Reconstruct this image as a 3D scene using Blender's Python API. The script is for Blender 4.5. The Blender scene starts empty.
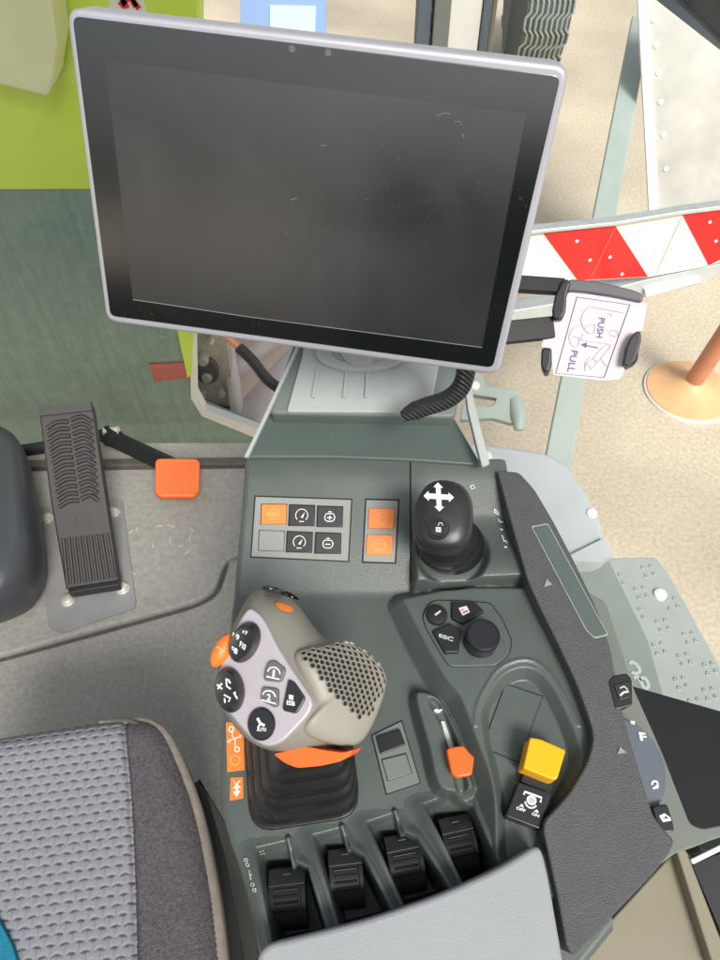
import bpy, bmesh, math, random
import numpy as np
from mathutils import Vector as V, Matrix
from mathutils.bvhtree import BVHTree
random.seed(4); np.random.seed(4)
S = bpy.context.scene; COL = S.collection
TH = math.radians(52); FPX = 725.0
CAM = V((0, 0, 1.2))
R_ = V((1, 0, 0)); F_ = V((0, math.cos(TH), -math.sin(TH))); U_ = V((0, math.sin(TH), math.cos(TH)))
def ray(x, y): return R_ * ((x - 360) / FPX) - U_ * ((y - 480) / FPX) + F_
def pd(x, y, d): return CAM + ray(x, y) * d
def pz(x, y, z):
    r = ray(x, y); return CAM + r * ((z - CAM.z) / r.z)

class Fr:
    """a working plane in the world: origin, right, up, normal"""
    def __init__(s, O, ex, ey):
        s.O = V(O); s.ex = V(ex).normalized(); s.ey = (V(ey) - s.ex * V(ey).dot(s.ex)).normalized(); s.ez = s.ex.cross(s.ey)
    def hit(s, x, y, h=0.0):
        r = ray(x, y); t = ((s.O - CAM).dot(s.ez) + h) / r.dot(s.ez)
        p = CAM + r * t - s.O
        return (p.dot(s.ex), p.dot(s.ey))
    def w(s, u, v, h=0.0): return s.O + s.ex * u + s.ey * v + s.ez * h
    def P(s, x, y, h=0.0): return s.w(*s.hit(x, y, h), h)
def facing(x, y, d, add=(0, 0, 0), up=(0, 0, 1)):
    o = pd(x, y, d); n = ((CAM - o).normalized() + V(add)).normalized()
    ex = V(up).cross(n).normalized(); return Fr(o, ex, n.cross(ex))
def horiz(z): return Fr((0, 0, z), (1, 0, 0), (0, 1, 0))
def vert(y): return Fr((0, y, 0), (1, 0, 0), (0, 0, 1))

# ---------------------------------------------------------------- materials
K = .85
def lin(c):
    c = c / 255.0
    return c / 12.92 if c <= .04045 else ((c + .055) / 1.055) ** 2.4
def rgb(r, g, b): return tuple(min(.85, lin(c) / K) for c in (r, g, b)) + (1,)
MATS = {}
def mat(name, c, rough=.5, bump=0, bscale=400, var=.12, vscale=9, metal=0, spec=.5, coat=0, dirt=0, tex='NOISE'):
    m = bpy.data.materials.new(name); m.use_nodes = True; nt = m.node_tree; N = nt.nodes; L = nt.links
    b = N['Principled BSDF']; b.inputs['Roughness'].default_value = rough; b.inputs['Metallic'].default_value = metal
    b.inputs['Specular IOR Level'].default_value = spec; b.inputs['Coat Weight'].default_value = coat
    tc = N.new('ShaderNodeTexCoord'); c = rgb(*c)
    n = N.new('ShaderNodeTexNoise'); n.inputs['Scale'].default_value = vscale; n.inputs['Detail'].default_value = 6; n.inputs['Roughness'].default_value = .65
    L.new(tc.outputs['Object'], n.inputs['Vector'])
    r = N.new('ShaderNodeValToRGB'); e = r.color_ramp.elements
    e[0].position = .3; e[1].position = .7
    e[0].color = tuple(x * (1 - var) for x in c[:3]) + (1,); e[1].color = tuple(min(.9, x * (1 + var)) for x in c[:3]) + (1,)
    L.new(n.outputs['Fac'], r.inputs['Fac']); out = r.outputs['Color']
    if dirt:
        d = N.new('ShaderNodeTexNoise'); d.inputs['Scale'].default_value = 900 if dirt < 1 else 250; d.inputs['Detail'].default_value = 2
        L.new(tc.outputs['Object'], d.inputs['Vector'])
        rr = N.new('ShaderNodeValToRGB'); rr.color_ramp.elements[0].position = .66; rr.color_ramp.elements[1].position = .78
        rr.color_ramp.elements[1].color = (min(dirt, 1),) * 3 + (1,)
        L.new(d.outputs['Fac'], rr.inputs['Fac'])
        mx = N.new('ShaderNodeMix'); mx.data_type = 'RGBA'; L.new(rr.outputs['Color'], mx.inputs['Factor'])
        L.new(out, mx.inputs['A']); mx.inputs['B'].default_value = (.55, .52, .46, 1); out = mx.outputs['Result']
    L.new(out, b.inputs['Base Color'])
    rn = N.new('ShaderNodeMapRange'); rn.inputs['To Min'].default_value = max(0.02, rough - .08); rn.inputs['To Max'].default_value = min(1, rough + .08)
    L.new(n.outputs['Fac'], rn.inputs['Value']); L.new(rn.outputs['Result'], b.inputs['Roughness'])
    if bump:
        if tex == 'VORONOI':
            t = N.new('ShaderNodeTexVoronoi'); t.inputs['Scale'].default_value = bscale; o = t.outputs['Distance']
        elif tex == 'WAVE':
            t = N.new('ShaderNodeTexWave'); t.inputs['Scale'].default_value = bscale; t.bands_direction = 'DIAGONAL'; o = t.outputs['Fac']
        else:
            t = N.new('ShaderNodeTexNoise'); t.inputs['Scale'].default_value = bscale; t.inputs['Detail'].default_value = 3; o = t.outputs['Fac']
        L.new(tc.outputs['Object'], t.inputs['Vector'])
        bp = N.new('ShaderNodeBump'); bp.inputs['Strength'].default_value = bump; bp.inputs['Distance'].default_value = .002
        L.new(o, bp.inputs['Height']); L.new(bp.outputs['Normal'], b.inputs['Normal'])
    MATS[name] = m; return m
def M(n): return MATS[n]
mat('housing_plastic', (75, 83, 79), .33, .16, 1000, .10, 14, dirt=.25)
mat('housing_side', (104, 110, 102), .5, .10, 1500, .08)
mat('shelf_plastic', (74, 86, 81), .45, .10, 1500, .08, dirt=.35)
mat('switch_plate', (126, 130, 126), .5, .08, 1500, .04)
mat('blank_plastic', (100, 108, 102), .5, .08, 1500, .04)
mat('black_plastic', (36, 37, 39), .38, .05, 1200, .1)
mat('black_rubber', (27, 27, 29), .36, .05, 900, .12, dirt=.2)
mat('button_black', (30, 31, 34), .35, .03, 900, .05)
mat('button_grey', (88, 88, 92), .45, .03, 900, .05)
mat('textured_rail', (69, 70, 72), .48, .55, 850, .12, 60, tex='NOISE')
mat('orange_plastic', (246, 120, 45), .4, .03, 900, .04)
mat('orange_bright', (246, 98, 30), .38, .03, 900, .04)
mat('orange_pedal', (248, 108, 52), .5, .06, 400, .06)
mat('yellow_plastic', (226, 164, 8), .35, .03, 900, .03)
mat('icon_white', (214, 212, 208), .6, 0, 1, .02)
mat('icon_faint', (246, 160, 92), .6, 0, 1, .02)
mat('icon_dim', (176, 184, 178), .6, 0, 1, .02)
mat('icon_dark', (58, 56, 66), .6, 0, 1, .02)
mat('ink_violet', (98, 84, 128), .7, 0, 1, .05)
mat('ink_grey', (170, 158, 168), .7, 0, 1, .05)
mat('dark_gap', (14, 15, 16), .7, 0, 1, .05)
mat('olive_plastic', (122, 121, 112), .5, .05, 1400, .05)
mat('beige_plastic', (136, 133, 122), .5, .05, 1400, .05)
mat('silver_plastic', (166, 161, 166), .38, .04, 2000, .03, metal=.15)
mat('grey_leather', (140, 145, 147), .5, .18, 850, .04)
mat('alu', (164, 164, 171), .42, .03, 900, .04, metal=.35)
mat('mount_grey', (152, 157, 155), .5, .06, 1200, .05)
mat('mount_dark', (96, 106, 102), .5, .06, 1200, .05)
mat('seat_bolster', (88, 85, 88), .95, 1.0, 700, .42, 300, spec=.15)
mat('seat_piping', (132, 124, 117), .8, .4, 900, .15, 100, spec=.2)
mat('teal_fabric', (20, 110, 135), .9, .5, 600, .15, 100)
mat('mat_rubber', (146, 145, 139), .72, .8, 330, .16, 90, dirt=.3)
mat('floor_rubber', (148, 146, 139), .75, .9, 260, .18, 120, dirt=.3)
mat('plate_paint', (134, 134, 135), .42, .05, 600, .1, 20, dirt=.12)
mat('steel', (205, 200, 192), .35, .05, 300, .1, metal=.5)
mat('pedal_rubber', (46, 44, 43), .55, .15, 500, .2, 40, dirt=.35)
mat('straw', (190, 182, 158), .8, 0, 1, .2)
mat('lime_paint', (200, 250, 84), .35, .02, 300, .04, 4)
mat('lime_pale', (232, 252, 176), .4, .02, 300, .03, 5)
mat('green_mesh', (122, 142, 133), .45, .35, 120, .12, 25, dirt=1.2)
mat('reflector_red', (178, 96, 84), .4, .2, 150, .12, 60)
mat('red_paint', (232, 34, 30), .45, .02, 200, .05)
mat('white_paint', (226, 224, 208), .5, .02, 200, .05)
mat('logo_red', (232, 40, 36), .45, 0, 1, .02)
mat('alu_sheet', (188, 186, 180), .42, .12, 14, .14, 6, metal=.35)
mat('alu_rail', (190, 194, 192), .4, .08, 60, .1, 20, metal=.4)
mat('light_trim', (226, 226, 220), .5, .02, 200, .03)
mat('grey_green', (154, 166, 159), .5, .05, 300, .06)
mat('fender_grey', (174, 181, 184), .5, .05, 300, .05)
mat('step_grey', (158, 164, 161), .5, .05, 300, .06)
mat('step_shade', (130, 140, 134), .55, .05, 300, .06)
mat('black_panel', (20, 22, 23), .6, .05, 400, .1)
mat('beige_panel', (126, 120, 101), .45, .08, 900, .07, 5)
mat('stand_orange', (186, 122, 88), .5, .05, 200, .1, 12)
mat('stand_base', (222, 172, 126), .5, .05, 200, .1, 12)
mat('tyre_rubber', (72, 79, 79), .8, .4, 100, .15, 20)
mat('tyre_lug', (134, 141, 138), .8, .4, 100, .15, 20)
mat('blue_card', (140, 168, 212), .6, 0, 1, .04)
mat('card_light', (196, 208, 232), .6, 0, 1, .03)
mat('pillar_dark', (84, 92, 98), .5, .05, 300, .1)
mat('pillar_light', (206, 204, 196), .5, .05, 300, .05)
mat('cast_metal', (168, 160, 146), .6, .5, 90, .2, 30)
mat('cast_dark', (84, 80, 74), .6, .5, 90, .2, 30)
mat('pipe_pink', (206, 192, 192), .45, .1, 60, .08, 15)
mat('card_paper', (196, 186, 191), .7, .05, 400, .03)
mat('net_green', (168, 178, 150), .7, .8, 300, .3, 150, tex='VORONOI')
mat('conduit', (46, 46, 48), .5, 1.0, 110, .3, 300, tex='WAVE')
mat('column_plastic', (60, 63, 67), .42, .06, 900, .08)
mat('edge_shade', (78, 77, 71), .85, .5, 400, .2, 90)
mat('roller_grey', (58, 59, 60), .42, .05, 900, .08)
mat('wheel_blue', (84, 92, 101), .4, .05, 900, .05)

def ground_mat():
    m = bpy.data.materials.new('ground_gravel'); m.use_nodes = True; nt = m.node_tree; N = nt.nodes; L = nt.links; b = N['Principled BSDF']
    tc = N.new('ShaderNodeTexCoord'); b.inputs['Roughness'].default_value = .9
    def nz(sc, det):
        n = N.new('ShaderNodeTexNoise'); n.inputs['Scale'].default_value = sc; n.inputs['Detail'].default_value = det; L.new(tc.outputs['Object'], n.inputs['Vector']); return n
    a, c = nz(.8, 8), nz(60, 5)
    r = N.new('ShaderNodeValToRGB'); e = r.color_ramp.elements; e[0].position = .32; e[1].position = .68
    e[0].color = rgb(172, 160, 142); e[1].color = rgb(210, 197, 174); L.new(a.outputs['Fac'], r.inputs['Fac'])
    r2 = N.new('ShaderNodeValToRGB'); e = r2.color_ramp.elements; e[0].position = .36; e[1].position = .62
    e[0].color = (.84, .84, .85, 1); e[1].color = (1.04, 1.04, 1.03, 1); L.new(c.outputs['Fac'], r2.inputs['Fac'])
    mx = N.new('ShaderNodeMix'); mx.data_type = 'RGBA'; mx.blend_type = 'MULTIPLY'; mx.inputs['Factor'].default_value = 1
    L.new(r.outputs['Color'], mx.inputs['A']); L.new(r2.outputs['Color'], mx.inputs['B']); L.new(mx.outputs['Result'], b.inputs['Base Color'])
    bp = N.new('ShaderNodeBump'); bp.inputs['Strength'].default_value = .3; bp.inputs['Distance'].default_value = .006
    L.new(c.outputs['Fac'], bp.inputs['Height']); L.new(bp.outputs['Normal'], b.inputs['Normal']); MATS['ground'] = m
def streaks():
    m = M('green_mesh'); nt = m.node_tree; N = nt.nodes; L = nt.links; b = N['Principled BSDF']; tc = N.new('ShaderNodeTexCoord'); mp = N.new('ShaderNodeMapping'); mp.inputs['Scale'].default_value = (38, 1, 2.2)
    n = N.new('ShaderNodeTexNoise'); n.inputs['Scale'].default_value = 2.0; n.inputs['Detail'].default_value = 6; n.inputs['Roughness'].default_value = .7; L.new(tc.outputs['Object'], mp.inputs['Vector']); L.new(mp.outputs[0], n.inputs['Vector'])
    r = N.new('ShaderNodeValToRGB'); r.color_ramp.elements[0].position = .35; r.color_ramp.elements[1].position = .75; r.color_ramp.elements[0].color = (.9, .9, .9, 1); r.color_ramp.elements[1].color = (1.18, 1.18, 1.18, 1); L.new(n.outputs['Fac'], r.inputs['Fac'])
    x = N.new('ShaderNodeMix'); x.data_type = 'RGBA'; x.blend_type = 'MULTIPLY'; x.inputs['Factor'].default_value = 1; src = b.inputs['Base Color'].links[0].from_socket
    L.new(src, x.inputs['A']); L.new(r.outputs['Color'], x.inputs['B']); L.new(x.outputs['Result'], b.inputs['Base Color'])
streaks()
ground_mat()
def glass_screen(name, base, rough, haze):
    """dark glass under an uneven film painted in for reflections, with dust and finger grease"""
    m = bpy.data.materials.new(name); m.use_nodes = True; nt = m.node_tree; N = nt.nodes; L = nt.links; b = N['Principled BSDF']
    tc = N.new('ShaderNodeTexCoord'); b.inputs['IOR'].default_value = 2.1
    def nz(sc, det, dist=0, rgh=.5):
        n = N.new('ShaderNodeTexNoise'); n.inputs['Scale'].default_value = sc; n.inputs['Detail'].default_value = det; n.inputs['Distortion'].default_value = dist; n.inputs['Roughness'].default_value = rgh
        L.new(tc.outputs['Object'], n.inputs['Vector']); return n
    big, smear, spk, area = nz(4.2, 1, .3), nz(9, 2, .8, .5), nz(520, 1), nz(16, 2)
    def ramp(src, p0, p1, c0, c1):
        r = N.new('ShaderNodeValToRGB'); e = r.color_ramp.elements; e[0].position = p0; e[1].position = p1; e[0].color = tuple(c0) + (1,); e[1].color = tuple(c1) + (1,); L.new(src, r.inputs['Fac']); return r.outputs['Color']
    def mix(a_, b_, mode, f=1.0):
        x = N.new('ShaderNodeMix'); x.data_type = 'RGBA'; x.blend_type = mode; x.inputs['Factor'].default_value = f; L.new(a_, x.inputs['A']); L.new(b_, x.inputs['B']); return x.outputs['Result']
    c = ramp(big.outputs['Fac'], .35, .72, base, [x + haze for x in base])  # broad pale patches in the colour stand in for light reflected off the glass
    c = mix(c, ramp(smear.outputs['Fac'], .45, .9, (0, 0, 0), (haze * .5,) * 3), 'ADD')
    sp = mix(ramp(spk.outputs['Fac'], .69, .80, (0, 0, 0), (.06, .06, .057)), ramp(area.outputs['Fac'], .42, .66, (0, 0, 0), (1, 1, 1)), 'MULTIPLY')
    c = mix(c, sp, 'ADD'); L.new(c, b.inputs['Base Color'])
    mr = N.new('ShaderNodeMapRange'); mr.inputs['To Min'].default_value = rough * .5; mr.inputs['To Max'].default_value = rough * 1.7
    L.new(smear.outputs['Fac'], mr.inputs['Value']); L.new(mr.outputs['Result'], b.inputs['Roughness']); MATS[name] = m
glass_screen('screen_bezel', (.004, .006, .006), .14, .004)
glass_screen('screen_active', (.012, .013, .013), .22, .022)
def pane_mat():
    m = bpy.data.materials.new('window_glass'); m.use_nodes = True; nt = m.node_tree; N = nt.nodes; L = nt.links; N.clear()
    o = N.new('ShaderNodeOutputMaterial'); t = N.new('ShaderNodeBsdfTransparent'); t.inputs['Color'].default_value = (.96, .985, .975, 1)
    g = N.new('ShaderNodeBsdfGlossy'); g.inputs['Roughness'].default_value = .03
    f = N.new('ShaderNodeFresnel'); f.inputs['IOR'].default_value = 1.4
    x = N.new('ShaderNodeMixShader'); L.new(f.outputs[0], x.inputs[0]); L.new(t.outputs[0], x.inputs[1]); L.new(g.outputs[0], x.inputs[2])
    L.new(x.outputs[0], o.inputs['Surface']); MATS['window_glass'] = m
pane_mat()
def weave_mat():
    m = bpy.data.materials.new('seat_weave'); m.use_nodes = True; nt = m.node_tree; N = nt.nodes; L = nt.links; b = N['Principled BSDF']
    b.inputs['Roughness'].default_value = .85; b.inputs['Specular IOR Level'].default_value = .2
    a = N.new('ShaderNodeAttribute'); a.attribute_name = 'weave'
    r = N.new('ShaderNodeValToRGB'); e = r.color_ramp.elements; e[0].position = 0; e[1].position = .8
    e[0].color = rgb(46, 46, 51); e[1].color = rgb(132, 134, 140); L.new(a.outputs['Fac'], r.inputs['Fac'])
    tc = N.new('ShaderNodeTexCoord'); n = N.new('ShaderNodeTexNoise'); n.inputs['Scale'].default_value = 700; L.new(tc.outputs['Object'], n.inputs['Vector'])
    r2 = N.new('ShaderNodeValToRGB'); r2.color_ramp.elements[0].color = (.7, .7, .7, 1); r2.color_ramp.elements[1].color = (1.15, 1.15, 1.15, 1); L.new(n.outputs['Fac'], r2.inputs['Fac'])
    mx = N.new('ShaderNodeMix'); mx.data_type = 'RGBA'; mx.blend_type = 'MULTIPLY'; mx.inputs['Factor'].default_value = 1
    L.new(r.outputs['Color'], mx.inputs['A']); L.new(r2.outputs['Color'], mx.inputs['B']); L.new(mx.outputs['Result'], b.inputs['Base Color'])
    MATS['seat_weave'] = m
weave_mat()

# ---------------------------------------------------------------- mesh tools
def text_mesh(t, bold=0.0):
    c = bpy.data.curves.new('t', 'FONT'); c.body = t; c.offset = bold; c.resolution_u = 3
    o = bpy.data.objects.new('t', c); COL.objects.link(o); bpy.context.view_layer.update()
    me = bpy.data.meshes.new_from_object(o.evaluated_get(bpy.context.evaluated_depsgraph_get()))
    vs = [(v.co.x, v.co.y) for v in me.vertices]; fs = [tuple(p.vertices) for p in me.polygons]
    bpy.data.objects.remove(o); bpy.data.curves.remove(c); bpy.data.meshes.remove(me)
    x0, x1 = min(v[0] for v in vs), max(v[0] for v in vs); y0, y1 = min(v[1] for v in vs), max(v[1] for v in vs)
    return [((x - x0) / max(x1 - x0, 1e-6), (y - y0) / max(y1 - y0, 1e-6)) for x, y in vs], fs
def fillet(p, r, n=5):
    """round the corners of a closed 2-d polygon"""
    out = []; k = len(p)
    for i in range(k):
        a, b, c = (np.array(p[j % k], float) for j in (i - 1, i, i + 1))
        d1, d2 = a - b, c - b; l1, l2 = np.linalg.norm(d1), np.linalg.norm(d2)
        rr = r[i] if isinstance(r, (list, tuple)) else r
        q = min(rr, .45 * l1, .45 * l2)
        s, e = b + d1 / l1 * q, b + d2 / l2 * q
        for j in range(n + 1):
            t = j / n; out.append(tuple((1 - t) ** 2 * s + 2 * t * (1 - t) * b + t * t * e))
    return out
def spline(p, n=6, closed=False):
    """Catmull-Rom through points (any dimension)"""
    p = [np.array(q, float) for q in p]; k = len(p); out = []
    rng = range(k) if closed else range(k - 1)
    for i in rng:
        if closed: a, b, c, d = (p[j % k] for j in (i - 1, i, i + 1, i + 2))
        else: a, b, c, d = p[max(i - 1, 0)], p[i], p[i + 1], p[min(i + 2, k - 1)]
        for j in range(n):
            t = j / n
            out.append(.5 * (2 * b + (c - a) * t + (2 * a - 5 * b + 4 * c - d) * t * t + (3 * b - a - 3 * c + d) * t ** 3))
    if not closed: out.append(p[-1])
    return [tuple(q) for q in out]
def area2(p): return sum(p[i - 1][0] * p[i][1] - p[i][0] * p[i - 1][1] for i in range(len(p)))
class MB:
    def __init__(s): s.v = []; s.f = []; s.m = []; s.mats = []; s.pr = []
    def mi(s, m):
        if m not in s.mats: s.mats.append(m)
        return s.mats.index(m)
    def add(s, vs, fs, m):
        o = len(s.v); s.v += [V(v) for v in vs]; k = s.mi(m)
        for f in fs: s.f.append(tuple(o + i for i in f)); s.m.append(k)
    def prism(s, fr, uv, h1, h0, m, taper=0):
        s.pr.append((fr, [tuple(p) for p in uv], h1, h0, m, taper)); return s
    def realize(s, rad=0, seg=4):
        """turn the noted slabs into geometry, their upper edge rounded by rad"""
        for fr, uv, h1, h0, m, taper in s.pr:
            if area2(uv) < 0: uv = uv[::-1]
            cl = [uv[0]]
            for p in uv[1:]:
                if math.dist(p, cl[-1]) > 2e-5: cl.append(p)
            if math.dist(cl[0], cl[-1]) < 2e-5: cl.pop()
            P = np.array(cl, float); n = len(P)
            e = np.roll(P, -1, 0) - P; e /= np.linalg.norm(e, axis=1)[:, None]
            nr = np.stack([-e[:, 1], e[:, 0]], 1); pn = np.roll(nr, 1, 0)
            mt = nr + pn; d = np.maximum((mt * nr).sum(1), .6); mt = mt / d[:, None]
            c = P.mean(0); r = min(rad, .45 * abs(h1 - h0))
            ln = np.linalg.norm(np.roll(P, -1, 0) - P, axis=1); pe = np.roll(e, 1, 0)
            ang = np.arctan2(pe[:, 0] * e[:, 1] - pe[:, 1] * e[:, 0], (pe * e).sum(1)); tn = np.tan(np.clip(ang, -2, 2) / 2)
            sh = tn + np.roll(tn, -1); ok = sh > 1e-6
            if ok.any(): r = min(r, .9 * float((ln[ok] / sh[ok]).min()))
            rs = [[fr.w(*(c + (p - c) * (1 + taper)), h0) for p in P]]
            if r > 0:
                for k in range(seg + 1):
                    a = math.pi / 2 * k / seg; Q = P + mt * r * (1 - math.cos(a)); rs.append([fr.w(q[0], q[1], h1 - r + r * math.sin(a)) for q in Q])
                Q = P + mt * (r * 1.06); rs.append([fr.w(q[0], q[1], h1) for q in Q])
            else: rs.append([fr.w(*p, h1) for p in P])
            s.rings(rs, m)
        s.pr = []
    def slab(s, fr, px, h1, h0, m, r=0, sm=0, taper=0):
        uv = [fr.hit(x, y, h1) for x, y in px]
        if sm: uv = spline(uv, sm, True)
        if r: uv = fillet(uv, r)
        return s.prism(fr, uv, h1, h0, m, taper=taper)
    def poly(s, fr, px, h, m, r=0):
        uv = [fr.hit(x, y, h) for x, y in px]
        if r: uv = fillet(uv, r)
        if area2(uv) < 0: uv = uv[::-1]
        s.add([fr.w(u, v, h) for u, v in uv], [tuple(range(len(uv)))], m); return s
    def rings(s, rs, m, cap0=True, cap1=True):
        n = len(rs[0]); vs = [p for r in rs for p in r]; fs = []
        for k in range(len(rs) - 1):
            for i in range(n):
                j = (i + 1) % n; fs.append((k * n + i, k * n + j, (k + 1) * n + j, (k + 1) * n + i))
        if cap0: fs.append(tuple(range(n - 1, -1, -1)))
        if cap1: fs.append(tuple(range((len(rs) - 1) * n, len(rs) * n)))
        s.add(vs, fs, m); return s
    def lathe(s, fr, u, v, prof, m, n=28, sx=1, sy=1, rot=0):
        """prof: (radius, height) from bottom to top"""
        c, q = math.cos(rot), math.sin(rot); rs = []
        for r, h in prof:
            ring = []
            for i in range(n):
                a = 2 * math.pi * i / n; x, y = r * sx * math.cos(a), r * sy * math.sin(a)
                ring.append(fr.w(u + x * c - y * q, v + x * q + y * c, h))
            rs.append(ring)
        return s.rings(rs, m)
    def tube(s, pts, r, m, n=12, flat=None):
        pts = [V(p) for p in pts]; rs = []; a = None
        for i, p in enumerate(pts):
            t = (pts[min(i + 1, len(pts) - 1)] - pts[max(i - 1, 0)]).normalized()
            if a is None: a = t.orthogonal().normalized() if flat is None else V(flat)
            a = (a - t * a.dot(t)).normalized(); b = t.cross(a)
            rr = r[i] if isinstance(r, (list, tuple)) else r
            rs.append([p + (a * math.cos(2 * math.pi * k / n) + b * math.sin(2 * math.pi * k / n)) * rr for k in range(n)])
        return s.rings(rs, m)
    def bar(s, p, q, wid, thk, side, m):
        p, q = V(p), V(q); t = (q - p).normalized(); a = (V(side) - t * V(side).dot(t)).normalized(); b = t.cross(a)
        vs = [e + a * (wid / 2 * i) + b * (thk / 2 * j) for e in (p, q) for i, j in ((-1, -1), (1, -1), (1, 1), (-1, 1))]
        s.add(vs, [(0, 1, 2, 3)[::-1], (4, 5, 6, 7), (0, 1, 5, 4), (1, 2, 6, 5), (2, 3, 7, 6), (3, 0, 4, 7)], m); return s
    # ---- flat marks on a surface
    def ribbon(s, fr, uv, w, h, m, closed=False):
        n = len(uv); L = []; Rr = []
        for i in range(n):
            a = np.array(uv[(i - 1) % n] if closed else uv[max(i - 1, 0)]); b = np.array(uv[(i + 1) % n] if closed else uv[min(i + 1, n - 1)])
            d = b - a; d = d / (np.linalg.norm(d) + 1e-9); q = np.array((-d[1], d[0])) * w / 2; c = np.array(uv[i])
            L.append(fr.w(*(c + q), h)); Rr.append(fr.w(*(c - q), h))
        vs = L + Rr; fs = [(n + i, n + (i + 1) % n, (i + 1) % n, i) for i in range(n if closed else n - 1)]
        s.add(vs, fs, m); return s
    def line(s, fr, px, w, h, m, closed=False, sm=0):
        uv = [fr.hit(x, y, h) for x, y in px]
        if sm: uv = spline(uv, sm, closed)
        return s.ribbon(fr, uv, w, h, m, closed)
class Dec:
    """unit square (s right, t down) laid on a plane at four picture corners tl tr br bl"""
    def __init__(s, fr, q, h): s.fr = fr; s.h = h; s.c = [np.array(fr.hit(x, y, h)) for x, y in q]
    def uv(s, a, b):
        c = s.c; return tuple((c[0] * (1 - a) + c[1] * a) * (1 - b) + (c[3] * (1 - a) + c[2] * a) * b)
    def st(s, mb, pts, w, m, closed=False): mb.ribbon(s.fr, [s.uv(*p) for p in pts], w, s.h, m, closed)
    def arc(s, mb, cx, cy, r, a0, a1, w, m, n=20, ry=None):
        ry = ry or r; cl = abs(a1 - a0) >= 360
        pts = [(cx + r * math.cos(math.radians(a0 + (a1 - a0) * i / n)), cy - ry * math.sin(math.radians(a0 + (a1 - a0) * i / n))) for i in range(n if cl else n + 1)]
        s.st(mb, pts, w, m, cl)
    def fill(s, mb, pts, m):
        uv = [s.uv(*p) for p in pts]
        if area2(uv) < 0: uv = uv[::-1]
        mb.add([s.fr.w(u, v, s.h) for u, v in uv], [tuple(range(len(uv)))], m)
    def disc(s, mb, cx, cy, r, m, ry=None, n=14):
        ry = ry or r; s.fill(mb, [(cx + r * math.cos(6.2832 * i / n), cy + ry * math.sin(6.2832 * i / n)) for i in range(n)], m)
    def text(s, mb, t, x0, y0, x1, y1, m, bold=.02):
        vs, fs = text_mesh(t, bold)
        mb.add([s.fr.w(*s.uv(x0 + a * (x1 - x0), y1 + b * (y0 - y1)), s.h) for a, b in vs], fs, m)
ORG = {}
def build(name, mb, parent=None, bevel=0, seg=3, sub=0, smooth=35, label=None, fl=None):
    org = ORG[parent] if parent is not None else V((0, 0, 0)); had = bool(mb.pr); mb.realize(bevel, seg)
    me = bpy.data.meshes.new(name); me.from_pydata([tuple(v - org) for v in mb.v], [], mb.f)
    for m in mb.mats: me.materials.append(M(m))
    me.polygons.foreach_set('material_index', mb.m); me.update()
    if fl != 'keep':
        bm = bmesh.new(); bm.from_mesh(me)
        if fl == 'weld': bmesh.ops.remove_doubles(bm, verts=bm.verts, dist=1e-6)
        bmesh.ops.recalc_face_normals(bm, faces=[f for f in bm.faces if any(len(e.link_faces) > 1 for e in f.edges)]); bm.to_mesh(me); bm.free()
    me.shade_smooth()
    if not sub: me.set_sharp_from_angle(angle=math.radians(smooth))
    o = bpy.data.objects.new(name, me); COL.objects.link(o)
    if parent is not None: o.parent = parent
    ORG[o] = org
    if bevel and not had:
        b = o.modifiers.new('bevel', 'BEVEL'); b.width = bevel; b.segments = seg; b.limit_method = 'ANGLE'; b.angle_limit = math.radians(38)
        b.use_clamp_overlap = False; b.harden_normals = False
        w = o.modifiers.new('wn', 'WEIGHTED_NORMAL'); w.keep_sharp = True
        me.set_sharp_from_angle(angle=math.radians(180))
    if sub:
        u = o.modifiers.new('sub', 'SUBSURF'); u.levels = u.render_levels = sub
    if label: o['label'] = label
    return o
def thing(name, loc, label, cat, group=None):
    o = bpy.data.objects.new(name, None); o.location = loc; COL.objects.link(o); o.empty_display_size = .05
    o['label'] = label; o['category'] = cat
    if group: o['group'] = group
    ORG[o] = V(loc); return o
def solo(name, mb, loc, label, cat, group=None, **k):
    """a thing that is one mesh"""
    loc = V(loc); had = bool(mb.pr); mb.realize(k.get('bevel', 0)); mb.v = [v - loc for v in mb.v]; o = build(name, mb, None, **k); o.location = loc
    o['label'] = label; o['category'] = cat
    if group: o['group'] = group
    ORG[o] = loc; return o
def structure(name, mb, **k):
    o = build(name, mb, None, **k); o['kind'] = 'structure'; return o

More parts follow.
